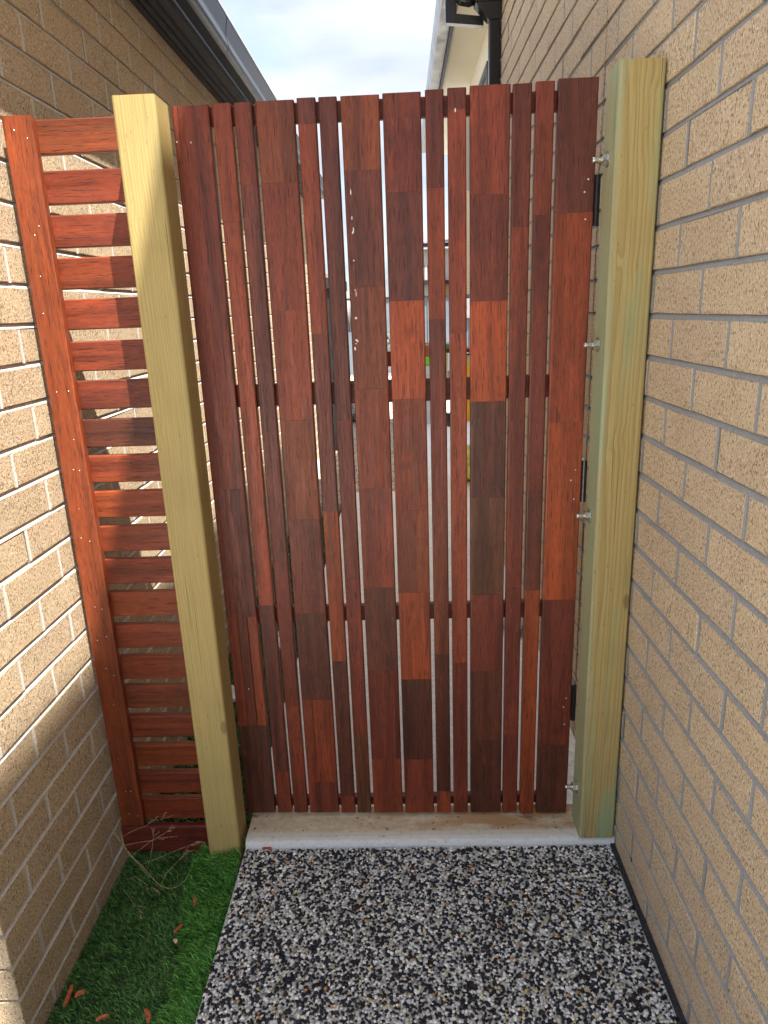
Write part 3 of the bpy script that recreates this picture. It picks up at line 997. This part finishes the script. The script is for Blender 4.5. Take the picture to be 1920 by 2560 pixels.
# ------------------------------------------------------------------ the gate
GY = 0.090
gate = empty('timber_gate', (-0.55, GY + 0.02, 0.03), 'red hardwood side gate of upright planks in two widths', 'gate')
PL = [(-0.9965, -0.918, 1.8058, [0.977, 0.639, 0.32]), (-0.9108, -0.871, 1.8073, [1.577, 0.67, 0.173]), (-0.8649, -0.8266, 1.8071, [1.649, 0.785, 0.376]), (-0.8199, -0.7386, 1.8078, [1.651, 1.388, 1.14, 0.896, 0.645, 0.395, 0.138]), (-0.7325, -0.6934, 1.8101, [1.761, 1.334, 0.915, 0.508, 0.091]), (-0.6871, -0.6488, 1.81, [1.136, 0.737, 0.29]), (-0.6411, -0.5604, 1.8097, [1.668, 1.432, 1.207, 0.969, 0.711, 0.479, 0.209]), (-0.5538, -0.4739, 1.8111, [1.622, 1.399, 1.181, 0.911, 0.696, 0.451, 0.207]), (-0.4652, -0.4267, 1.8141, [1.628, 1.357, 0.941, 0.522, 0.102]), (-0.419, -0.3798, 1.8155, [1.776, 1.325, 0.496]), (-0.3724, -0.2888, 1.8177, [1.61, 1.392, 1.169, 0.938, 0.685, 0.47, 0.262]), (-0.2838, -0.2444, 1.8174, [1.543, 1.123, 0.702, 0.282]), (-0.2368, -0.1982, 1.8196, [1.565, 0.952, 0.694]), (-0.1912, -0.1085, 1.8226, [1.567, 1.115, 0.667, 0.244])]
PC = {  # board colours, top to bottom
 'r': (136, 64, 46), 'R': (148, 71, 47), 'o': (162, 80, 46), 'O': (172, 82, 46), 'b': (136, 72, 47), 'd': (122, 58, 46), 'p': (112, 58, 50), 'q': (104, 57, 48), 'v': (98, 54, 43), 'k': (104, 64, 46)}
PT = ['rdod', 'RRpr', 'rpdr', 'brRbpvRd', 'pRpoqR', 'pddk', 'bpbRrvdr', 'rpORbovd', 'dRdbvR', 'drRd', 'rdOvkdvv', 'drddd', 'rdpo', 'pRodv']
PT[0] = 'rdSv'
def tone(c):
    g = (c[0] * .3 + c[1] * .6 + c[2] * .1)
    return [c[0] * 0.85, c[1] * 0.81, c[2] * 0.68]
def tint(ch):
    c = tone(PC[ch])
    j = 1 + rnd.uniform(-0.06, 0.06)
    return srgb(min(255, c[0] * j), min(255, c[1] * j), min(255, c[2] * j))
def gate_bottom(x):
    return float(np.interp(x, [-1.0, -0.1], [0.0425, 0.029]))
for i, (x0, x1, zt, cuts) in enumerate(PL):
    zb = gate_bottom((x0 + x1) / 2)
    dy = rnd.uniform(-0.0006, 0.0006)
    m = MB()
    m.prism([(x0 + 0.0004, GY + 0.011 + dy), (x1 - 0.0004, GY + 0.011 + dy), (x1 - 0.0004, GY + 0.019), (x0 + 0.0004, GY + 0.019)], 'z', zb + 0.0004, zt - 0.0004)
    p = m.build('plank', M['wood_v'], gate, color=tint('d'))
    zs = [zt] + list(cuts) + [zb]
    cols = PT[i]
    for a, (z1, z0) in enumerate(zip(zs[:-1], zs[1:])):
        e = rnd.uniform(-0.00025, 0.00025)
        ch = cols[min(a, len(cols) - 1)]
        if ch == 'S':                       # laminated from three narrow strips
            cut = [x0, x0 + (x1 - x0) * 0.36, x0 + (x1 - x0) * 0.66, x1]
            for (u0, u1, cc) in zip(cut[:-1], cut[1:], 'rdR'):
                m = MB()
                m.prism(front_rounded(u0, u1 - (0.0002 if u1 < x1 else 0), GY + dy + e, GY + 0.0108 + dy, 0.0032 if u1 == x1 or u0 == x0 else 0.0004), 'z', z0 + 0.0003, z1)
                m.build('timber_block', M['wood_v'], p, color=tint(cc))
            continue
        m = MB()
        m.prism(front_rounded(x0, x1, GY + dy + e, GY + 0.0108 + dy, 0.0032), 'z', z0 + (0.0003 if a < len(zs) - 2 else 0), z1)
        m.build('timber_block', M['wood_v'], p, color=tint(cols[min(a, len(cols) - 1)]))
# rails behind the planks
for (z0, z1) in ((1.769, 1.8075), (1.172, 1.224), (0.612, 0.655), (0.0455, 0.0735)):
    m = MB()
    m.prism(rounded(GY + 0.0195, GY + 0.0385, z0, z1, 0.003, 2), 'x', -0.996, -0.1095)
    m.build('rail', M['wood_h'], gate, color=tint('d'))
# hinges: black barrel of five knuckles and a leaf on gate and post
for (zt, zb) in ((1.641, 1.538), (1.021, 0.920), (0.4205, 0.318)):
    m = MB()
    n = 5
    for q in range(n):
        a, b = zb + (zt - zb) * q / n, zb + (zt - zb) * (q + 1) / n
        m.prism([(-0.1015 + 0.0062 * math.cos(t_), GY + 0.004 + 0.0062 * math.sin(t_)) for t_ in np.linspace(0, 2 * math.pi, 15)[:-1]], 'z', a + 0.0005, b - 0.0005)
    h = m.build('hinge', M['black'], gate)
    m = MB(); m.box(-0.1082, -0.1070, GY + 0.004, GY + 0.060, zb, zt)
    m.box(-0.0962, -0.0950, GY + 0.004, GY + 0.060, zb, zt)
    m.build('hinge_leaf', M['black'], h)
def bead(m, x, y, z, r):
    pts = [(x + r * math.cos(a), z + r * math.sin(a)) for a in np.linspace(0, 2 * math.pi, 9)[:-1]]
    m.poly([(px, y, pz) for px, pz in pts] + [(x + (px - x) * .55, y - r * 0.6, z + (pz - z) * .55) for px, pz in pts], [tuple(range(8, 16)), *[(k, (k + 1) % 8, 8 + (k + 1) % 8, 8 + k) for k in range(8)]], True)
for (x, z) in ((-.122, 1.632), (-.129, 1.607), (-.125, 1.553), (-.123, 1.0), (-.133, .975), (-.124, .928), (-.122, .386), (-.128, .36), (-.124, .308), (-.992, 1.738), (-.962, 1.736)):
    m = MB(); bead(m, x, GY, z, 0.0024)
    m.build('screw_tip', M['steel'], gate)
m = MB()
for (x, z, w, h) in ((-.628, 1.627, .0012, .006), (-.628, 1.575, .0010, .004), (-.626, 1.551, .0013, .007), (-.628, 1.545, .0015, .003), (-.628, 1.488, .002, .0015), (-.628, 1.426, .0016, .0012), (-.6262, 1.418, .0008, .006), (-.629, 1.366, .0026, .0026), (-.630, 1.318, .0020, .0022), (-.6275, 1.315, .0018, .0016), (-.631, 1.310, .0015, .0016), (-.634, 1.299, .0023, .0045), (-.403, 1.774, .0013, .003), (-.9575, .432, .0012, .0020)):
    n = 7
    pts = [(x + w * math.cos(2 * math.pi * k / n) * rnd.uniform(.7, 1.2), z + h * math.sin(2 * math.pi * k / n) * rnd.uniform(.7, 1.2)) for k in range(n)]
    m.poly([(px, GY - 0.0008, pz) for px, pz in pts] + [(px + (px - x) * .3, GY + 0.0005, pz + (pz - z) * .3) for px, pz in pts], [tuple(range(n))] + [(k, n + k, n + (k + 1) % n, (k + 1) % n) for k in range(n)])
tag(m.build('paint_spatter', M['spatter'], gate), kind='stuff')

# ------------------------------------------------------------------ slatted panel on the left
fp = empty('slatted_fence_panel', (-1.22, 0.11, -0.08), 'narrow red hardwood panel of level slats between left brick wall and pine post', 'fence')
FY = 0.090
m = MB(); m.prism(front_rounded(-1.3605, -1.2960, FY, FY + 0.0195, 0.003), 'z', 0.0025, 1.8025)
stile = m.build('stile', M['wood_v'], fp, color=srgb(*tone((150, 78, 52))))
ST = [1.798, 1.698, 1.608, 1.519, 1.43, 1.336, 1.246, 1.154, 1.066, .976, .886, .798, .708, .616, .524, .436, .344, .252, .163, .076]
SCOL = ['b', 'r', 'r', 'R', 'r', 'r', 'd', 'q', 'R', 'o', 'R', 'r', 'o', 'R', 'R', 'b', 'R', 'o', 'r', 'R']
for i, zt in enumerate(ST):
    h = 0.068
    m = MB()
    y0 = FY + 0.0200
    m.prism(rounded(y0, y0 + 0.019, zt - h, zt, 0.0028, 2), 'x', -1.362, -1.030)
    c = srgb(*tone(PC[SCOL[i]]))
    m.build('slat', M['wood_h'], fp, color=c)
    for dx in (rnd.uniform(-.012, .004), rnd.uniform(.008, .02)):
        if rnd.random() < 0.62:
            m = MB(); bead(m, -1.330 + dx, FY, zt - h * rnd.uniform(.3, .7), 0.0016)
            m.build('nail_head', M['steel'], stile)
m = MB(); m.prism(rounded(FY, FY + 0.0195, -0.088, -0.0015, 0.003, 2), 'x', -1.362, -1.040)
m.build('bottom_rail', M['wood_h'], fp, color=srgb(112, 50, 42))

# ------------------------------------------------------------------ offcuts and weeds in front
def chip(a, b, w, t, mat, name, label, cat, group=None, lift=0.0, bend=0.2):
    a, b = Vector(a), Vector(b)
    d = b - a
    s = Vector((0, 0, 1)).cross(d).normalized()
    n = d.cross(s).normalized()
    m = MB()
    K = 4
    V = []
    for k in range(K + 1):
        f = k / K
        c = a + d * f + Vector((0, 0, lift)) + s * (bend * w * math.sin(f * 3.0))
        ww = w * (0.45 + 0.55 * math.sin(math.pi * (0.12 + 0.8 * f))) * rnd.uniform(.8, 1.15)
        for sg, nn in ((-1, -1), (1, -1), (1, 1), (-1, 1)):
            V.append(c + s * sg * ww * 0.5 + n * nn * t * 0.5)
    F = [(0, 1, 2, 3), tuple(4 * K + q for q in (3, 2, 1, 0))]
    for k in range(K):
        for q in range(4):
            F.append((4 * k + q, 4 * k + 4 + q, 4 * k + 4 + (q + 1) % 4, 4 * k + (q + 1) % 4))
    m.poly(V, F)
    o = m.build(name, mat)
    return tag(o, label, cat, group)
G = 'timber offcuts on the turf'
def up(p, dz=0.012):
    return (p[0], p[1], p[2] + dz)
chip(up((-1.336, -.308, -.112)), up((-1.328, -.362, -.108)), .010, .003, M['redwood_chip'], 'timber_offcut', 'long curled red timber splinter against the foot of the left wall', 'wood chip', G)
chip(up((-1.313, -.339, -.105)), up((-1.292, -.335, -.101)), .013, .003, M['redwood_chip'], 'timber_offcut', 'short broad red timber chip just right of the long splinter', 'wood chip', G)
chip(up((-1.232, -.409, -.088)), up((-1.205, -.405, -.082)), .010, .003, M['redwood_chip'], 'timber_offcut', 'red timber chip at the bottom edge, middle of the dark turf', 'wood chip', G)
chip(up((-1.119, -.410, -.058)), up((-1.101, -.440, -.053)), .011, .004, M['redwood_chip'], 'timber_offcut', 'thick red timber chip on bright turf nearest the bottom of the photo', 'wood chip', G)
chip(up((-1.116, -.224, -.057), .016), up((-1.099, -.204, -.052), .016), .006, .003, M['redwood_chip'], 'timber_offcut', 'thin brown timber sliver lying slanted on the middle of the turf', 'wood chip', G)
chip(up((-1.093, -.130, -.050), .02), up((-1.083, -.158, -.048), .02), .007, .003, M['redwood_chip'], 'timber_offcut', 'small red brown timber chip below the left pine post', 'wood chip', G)
chip(up((-1.109, -.244, -.055), .016), up((-1.100, -.254, -.053), .016), .008, .003, M['palewood'], 'timber_offcut', 'tiny pale yellow wood crumb on the turf', 'wood chip', G)
chip((-.940, -.0035, .004), (-.915, -.0035, .0045), .006, .004, M['redwood_chip'], 'timber_offcut', 'dark red timber chip on the pebbles against the white threshold edge', 'wood chip', None)

wd = empty('dry_grass', (-1.30, -0.02, -0.10), 'dry seeding grass stems leaning over the turf before the slatted panel', 'weed')
def stem(pts, r=0.0009):
    m = MB()
    # smooth the polyline (Catmull-Rom)
    P = [Vector(p) for p in pts]
    P = [P[0] * 2 - P[1]] + P + [P[-1] * 2 - P[-2]]
    out = []
    for i in range(1, len(P) - 2):
        for k in range(5):
            t = k / 5
            out.append(0.5 * ((2 * P[i]) + (-P[i - 1] + P[i + 1]) * t + (2 * P[i - 1] - 5 * P[i] + 4 * P[i + 1] - P[i + 2]) * t * t + (-P[i - 1] + 3 * P[i] - 3 * P[i + 1] + P[i + 2]) * t ** 3))
    out.append(P[-2])
    m.tube(out, [r * (1 - 0.45 * i / len(out)) for i in range(len(out))], 5)
    return m.build('stem', M['straw'], wd), out
def panicle(parent, p, d, L=0.06, nb=5):
    m = MB()
    p, d = Vector(p), Vector(d).normalized()
    for k in range(nb):
        b = p + d * (L * k / nb)
        e = b + (d + Vector((rnd.uniform(-.8, .8), rnd.uniform(-.6, .6), rnd.uniform(-.5, .7)))) * L * rnd.uniform(.25, .5)
        m.tube([b, (b + e) / 2 + Vector((0, 0, .002)), e], 0.0004, 4)
        for q in range(3):
            c = b + (e - b) * (0.5 + 0.25 * q) + Vector((rnd.uniform(-.002, .002), 0, rnd.uniform(-.002, .002)))
            m.tube([c, c + d * 0.004], [0.0010, 0.0004], 5)
    m.build('seed_head', M['seed'], parent)
S1, o1 = stem([(-1.311, -.02, .113), (-1.309, -.02, .069), (-1.298, -.025, .017), (-1.264, -.03, -.020), (-1.236, -.045, -.042), (-1.204, -.06, -.062), (-1.172, -.06, -.068), (-1.142, -.05, -.052), (-1.127, -.02, -.030)], .0008)
S2, o2 = stem([(-1.350, .02, .075), (-1.338, -.0, .060), (-1.30, -.02, .020), (-1.264, -.035, -.022), (-1.236, -.05, -.045)], .0008)
for (pts, par) in (([(-1.308, -.02, .062), (-1.28, -.01, .072), (-1.245, -.0, .080)], S1), ([(-1.303, -.02, .035), (-1.27, .0, .026), (-1.235, .02, .016)], S1), ([(-1.262, -.03, -.02), (-1.21, -.02, -.005), (-1.16, -.01, .012), (-1.145, -.01, .018)], S2),
                   ([(-1.29, -.02, -.0), (-1.24, -.0, .03), (-1.205, .01, .045)], S2), ([(-1.205, -.06, -.06), (-1.19, -.05, -.03), (-1.165, -.03, -.012)], S1), ([(-1.30, -.05, -.05), (-1.27, -.06, -.03), (-1.235, -.07, -.05)], S2),
                   ([(-1.25, -.03, -.04), (-1.235, -.02, .01), (-1.232, -.01, .032)], S2), ([(-1.31, -.06, -.08), (-1.285, -.09, -.055), (-1.262, -.11, -.065)], S1)):
    m = MB()
    m.tube([Vector(p) for p in pts], 0.00045, 4)
    tw = m.build('twig', M['straw'], par)
    panicle(wd, pts[-1], Vector(pts[-1]) - Vector(pts[-2]), rnd.uniform(.03, .055), 5)

# ------------------------------------------------------------------ things lying beyond the gate
def crumple(name, c, s, mat, label, cat, seed, flat=0.5):
    r = random.Random(seed)
    m = MB()
    V, F = [], []
    nu, nv = 14, 8
    for j in range(nv + 1):
        for i in range(nu):
            t, p = math.pi * j / nv, 2 * math.pi * i / nu
            k = 1 + 0.28 * math.sin(3 * p + seed) * math.sin(2 * t) + r.uniform(-.16, .16)
            V.append((c[0] + s[0] * k * math.sin(t) * math.cos(p), c[1] + s[1] * k * math.sin(t) * math.sin(p), max(c[2] + 0.001, c[2] + s[2] * (1 + math.cos(t) * k))))
    for j in range(nv):
        for i in range(nu):
            i2 = (i + 1) % nu
            F.append((j * nu + i, (j + 1) * nu + i, (j + 1) * nu + i2, j * nu + i2))
    m.poly(V, F)
    return tag(m.build(name, mat), label, cat)
crumple('plastic_bag', (-0.075, 1.28, 0.022), (0.060, 0.11, 0.032), M['greybag'], 'crumpled grey plastic bag on the concrete behind the gate near the right wall', 'bag', 3)
crumple('paper_scrap', (-1.262, 0.95, -0.115), (0.050, 0.075, 0.016), M['paper'], 'pale paper scrap on the turf behind the left pine post', 'paper', 5)
crumple('paper_scrap', (-1.118, 1.325, -0.065), (0.030, 0.075, 0.020), M['white'], 'white wrapper on the turf behind the third plank gap of the gate', 'paper', 8)
crumple('soil_bag', (0.02, 3.95, 0.022), (0.13, 0.22, 0.14), M['bagyg'], 'yellow green plastic sack slumped on the far concrete by the right house', 'sack', 9)
crumple('rubble_bag', (-1.21, 7.45, 0.0), (0.15, 0.2, 0.16), M['greybag'], 'dark grey rubbish sack on the pebbles past the dark tank', 'sack', 12)

# dark water tank past the left house
tk = empty('water_tank', (-1.45, 6.1, 0.0), 'black slimline water tank with ribbed side past the left house', 'tank')
m = MB(); m.prism(rounded(-1.95, -1.165, 5.46, 6.75, 0.16, 6), 'z', 0.0, 1.60)
m.build('body', M['tank'], tk)
m = MB(); m.prism(rounded(-1.96, -1.12, 5.44, 6.77, 0.17, 6), 'z', 1.602, 1.70)
m.build('collar', M['charcoal_m'], tk)
m = MB(); m.prism(rounded(-1.93, -1.15, 5.47, 6.74, 0.16, 6), 'z', 1.702, 1.735)
m.build('lid', M['conc_d'], tk)
for k in range(6):
    m = MB(); m.tube([(-1.155 + 0.022 * k, 6.76 + 0.012 * k, 1.15), (-1.155 + 0.022 * k, 6.76 + 0.012 * k, 1.50)], 0.011, 8)
    m.build('rib', M['galv'], tk)

# grey sheet-steel fence, with posts and corrugations
ff = empty('steel_fence', (0, 14, 0), 'blue grey sheet steel fence across the back of the yard', 'fence')
for q in range(-3, 4):
    x0, x1 = q * 2.4 - 0.4, q * 2.4 + 2.0
    m = MB()
    nrib = 16
    for k in range(nrib):
        a = x0 + (x1 - x0) * k / nrib
        b = x0 + (x1 - x0) * (k + 1) / nrib
        dy = 0.0 if k % 2 else 0.03
        m.box(a, b, 14.0 + dy, 14.012 + dy, 0.05, 1.60)
    m.build('panel', M['fence'], ff)
    m = MB(); m.box(x0 - 0.03, x0 + 0.03, 13.96, 14.06, -0.1, 1.66)
    m.build('fence_post', M['charcoal_m'], ff)
m = MB(); m.box(-7.6, 8.9, 13.97, 14.05, 1.602, 1.65)
m.build('top_rail', M['charcoal_m'], ff)
# small sign with red writing hung on the fence
sg = empty('sign', (0.92, 13.93, 1.2), 'pale grey sign with red lettering hung on the steel fence', 'sign')
m = MB(); m.box(0.62, 1.30, 13.93, 13.945, 1.16, 1.56)
m.build('board', M['galv'], sg)
cu = bpy.data.curves.new('lettering', 'FONT')
cu.body = 'aa'
cu.size = 0.12
cu.extrude = 0.002
cu.materials.append(M['redp'])
to = bpy.data.objects.new('lettering', cu)
lm = bpy.data.meshes.new_from_object(to)
bpy.data.objects.remove(to)
lm.transform(Matrix.Rotation(math.pi / 2, 4, 'X'))
to = bpy.data.objects.new('lettering', lm)
link(to, (0.80, 13.927, 1.36), sg)

# neighbour's house far behind the fence
nb = empty('neighbour_house', (0.5, 22, 0), 'pale two storey house with grey tiled roof behind the steel fence', 'house')
m = MB(); m.box(-0.75, 8.0, 22.0, 30.0, -0.2, 3.20); m.build('wall', M['far_wall'], nb)
m = MB(); m.box(-0.9, 8.1, 21.75, 21.95, 3.25, 3.36); m.build('gutter', M['charcoal_m'], nb)
m = MB(); m.box(-0.9, 8.1, 21.70, 21.99, 2.125, 2.235); m.build('band', M['charcoal_m'], nb)
m = MB(); m.box(0.72, 8.0, 21.93, 21.99, -0.2, 2.12); m.build('lower_wall', M['far_tan'], nb)
m = MB(); m.box(0.05, 0.55, 21.97, 21.995, 2.28, 2.75); w2 = m.build('window', M['white'], nb)
m = MB()
for k in range(5):
    m.box(0.09 + 0.09 * k, 0.105 + 0.09 * k, 21.96, 21.968, 2.3, 2.73)
m.build('bar', M['frame'], w2)
nt, nc = 15, 10
tile = MB()
for r_ in range(nt):
    for c_ in range(nc + 12):
        x = -0.95 + 0.30 * c_ + (0.15 if r_ % 2 else 0)
        y, z = 21.72 + 0.28 * r_, 3.37 + 0.047 * r_
        tile.poly([(x, y, z + .03), (x + .15, y, z + .055), (x + .30, y, z + .03), (x + .30, y + .30, z + .065), (x + .15, y + .30, z + .09), (x, y + .30, z + .065), (x, y, z), (x + .3, y, z)],
                  [(0, 1, 4, 5), (1, 2, 3, 4), (6, 7, 2, 1, 0)])
ro = tile.build('roof', M['tile'], nb)
tag(ro, kind='stuff')
# second neighbour, brick side wall seen through a gap
n2 = empty('neighbour_house', (2.4, 18, 0), 'tan brick side wall of a neighbouring house right of the pale one', 'house')
bw = MB(); bw.box(1.412, 3.5, 14.6, 21.6, -0.2, 4.9)
w3 = bw.build('wall', M['mortar_grey'], n2)
rest = MB()
for k in range(57):
    zb = CH * k
    for q in range(29):
        y = 14.62 + 0.24 * q + (0.12 if k % 2 else 0)
        if y + .23 < 21.6:
            rest.box(1.40, 1.42, y, y + 0.23, zb, zb + BH)
tag(rest.build('brickwork', M['brick'], n2), kind='stuff')
m = MB(); m.box(1.25, 3.5, 14.5, 21.7, 4.92, 5.05); m.build('eave', M['cream'], n2)

# garden table with tubs, and the planter
gt = empty('garden_table', (0.30, 7.0, 0.0), 'dark red garden table on black legs beyond the gate', 'table')
m = MB(); m.box(-0.06, 0.85, 6.98, 7.55, 0.862, 0.905); m.build('tabletop', M['wood_h'], gt, color=srgb(96, 36, 40))
for (x, y) in ((-0.02, 7.03), (0.80, 7.03), (-0.02, 7.48), (0.80, 7.48)):
    m = MB(); m.box(x - .02, x + .02, y - .02, y + .02, 0.022, 0.861); m.build('leg', M['black'], gt)
def tub(name, x, y, z, w, d, h, mat, rim, label, cat):
    m = MB()
    a, b = 0.86, 1.0
    V = []
    for (zz_, s) in ((z, a), (z + h, b), (z + h, b * .92), (z + h * .15, a * .88)):
        V += [(x + sx * w / 2 * s, y + sy * d / 2 * s, zz_) for sx, sy in ((-1, -1), (1, -1), (1, 1), (-1, 1))]
    F = [(3, 2, 1, 0), (12, 13, 14, 15)]
    for l in range(3):
        for k in range(4):
            F.append((4 * l + k, 4 * l + (k + 1) % 4, 4 * l + 4 + (k + 1) % 4, 4 * l + 4 + k))
    m.poly(V, F)
    t_ = m.build(name, mat)
    WORLD[t_.name] = Vector(t_.location)
    m = MB(); m.box(x - w * .52, x + w * .52, y - d * .53, y - d * .505, z + h * .86, z + h)
    m.build('rim', rim, t_)
    return tag(t_, label, cat)
tub('plastic_tub', 0.06, 7.10, 0.906, 0.26, 0.2, 0.068, M['green'], M['white'], 'green plastic tub with white rim on the garden table', 'tub')
tub('plastic_tub', 0.28, 7.20, 0.022, 0.30, 0.3, 0.80, M['yellow'], M['palewood'], 'tall yellow plastic tub under the garden table', 'tub')
tub('storage_box', -0.25, 7.05, 0.022, 0.30, 0.3, 0.70, M['white'], M['white'], 'white storage box standing on the far concrete', 'box')
tub('toy_crate', -0.25, 7.05, 0.724, 0.28, 0.26, 0.105, M['lime'], M['lime'], 'lime green plastic crate on the white storage box', 'crate')
tub('toy_crate', -0.25, 7.05, 0.831, 0.26, 0.24, 0.150, M['redp'], M['palewood'], 'dull red plastic crate stacked on the lime green crate', 'crate')
bm_ = MB(); bm_.tube([(-0.02, 6.93, 0.03), (-0.005, 6.95, 0.45), (0.015, 6.97, 0.86)], 0.012, 8)
tag(bm_.build('broom_handle', M['palewood']), 'pale wooden broom handle leaning on the garden table', 'broom')
pp = MB()
pp.prism([(0.06 + 0.075 * math.cos(a), 6.74 + 0.075 * math.sin(a)) for a in np.linspace(0, 2 * math.pi, 17)[:-1]], 'z', 0.022, 0.15)
pp.prism([(0.06 + 0.085 * math.cos(a), 6.74 + 0.085 * math.sin(a)) for a in np.linspace(0, 2 * math.pi, 17)[:-1]], 'z', 0.151, 0.175)
tag(pp.build('plant_pot', M['black']), 'small black plant pot on the far concrete by the table', 'pot')
pl = empty('planter', (-0.85, 7.1, 0.0), 'dark red raised timber planter with yellow green plants, past the pebbles', 'planter')
for k in range(2):
    m = MB(); m.box(-1.12, -0.58, 7.0, 7.03, 0.725 + 0.089 * k, 0.811 + 0.089 * k); m.build('board', M['wood_h'], pl, color=srgb(88, 34, 36))
for (x, y) in ((-1.10, 7.05), (-0.60, 7.05), (-1.10, 7.40), (-0.60, 7.40)):
    m = MB(); m.box(x - .02, x + .02, y - .018, y + .018, 0.0, 0.90); m.build('leg', M['wood_v'], pl, color=srgb(80, 34, 34))
m = MB(); m.box(-1.11, -0.59, 7.032, 7.42, 0.74, 0.885); m.build('soil', M['soil'], pl)
for nm, mat, n_, zz0, zz1 in (('foliage', M['leaf_y'], 240, 0.89, 1.02), ('foliage', M['leaf'], 170, 0.95, 1.14)):
    m = MB()
    for _ in range(n_):
        c = Vector((rnd.uniform(-1.1, -0.60), rnd.uniform(7.02, 7.4), rnd.uniform(zz0, zz1)))
        d = Vector((rnd.uniform(-1, 1), rnd.uniform(-1, 1), rnd.uniform(-.3, .9))).normalized() * rnd.uniform(.02, .045)
        s = d.cross(Vector((rnd.uniform(-1, 1), rnd.uniform(-1, 1), 1))).normalized() * d.length * 0.32
        m.poly([c, c + d * .5 + s, c + d, c + d * .5 - s], [(0, 1, 2, 3)])
    tag(m.build(nm, mat, pl), kind='stuff')

print('objects', len(bpy.data.objects), 'tris', sum(len(o.data.loop_triangles) if False else sum(max(0, len(p.vertices) - 2) for p in o.data.polygons) for o in bpy.data.objects if o.type == 'MESH' and o.data.users == 1))
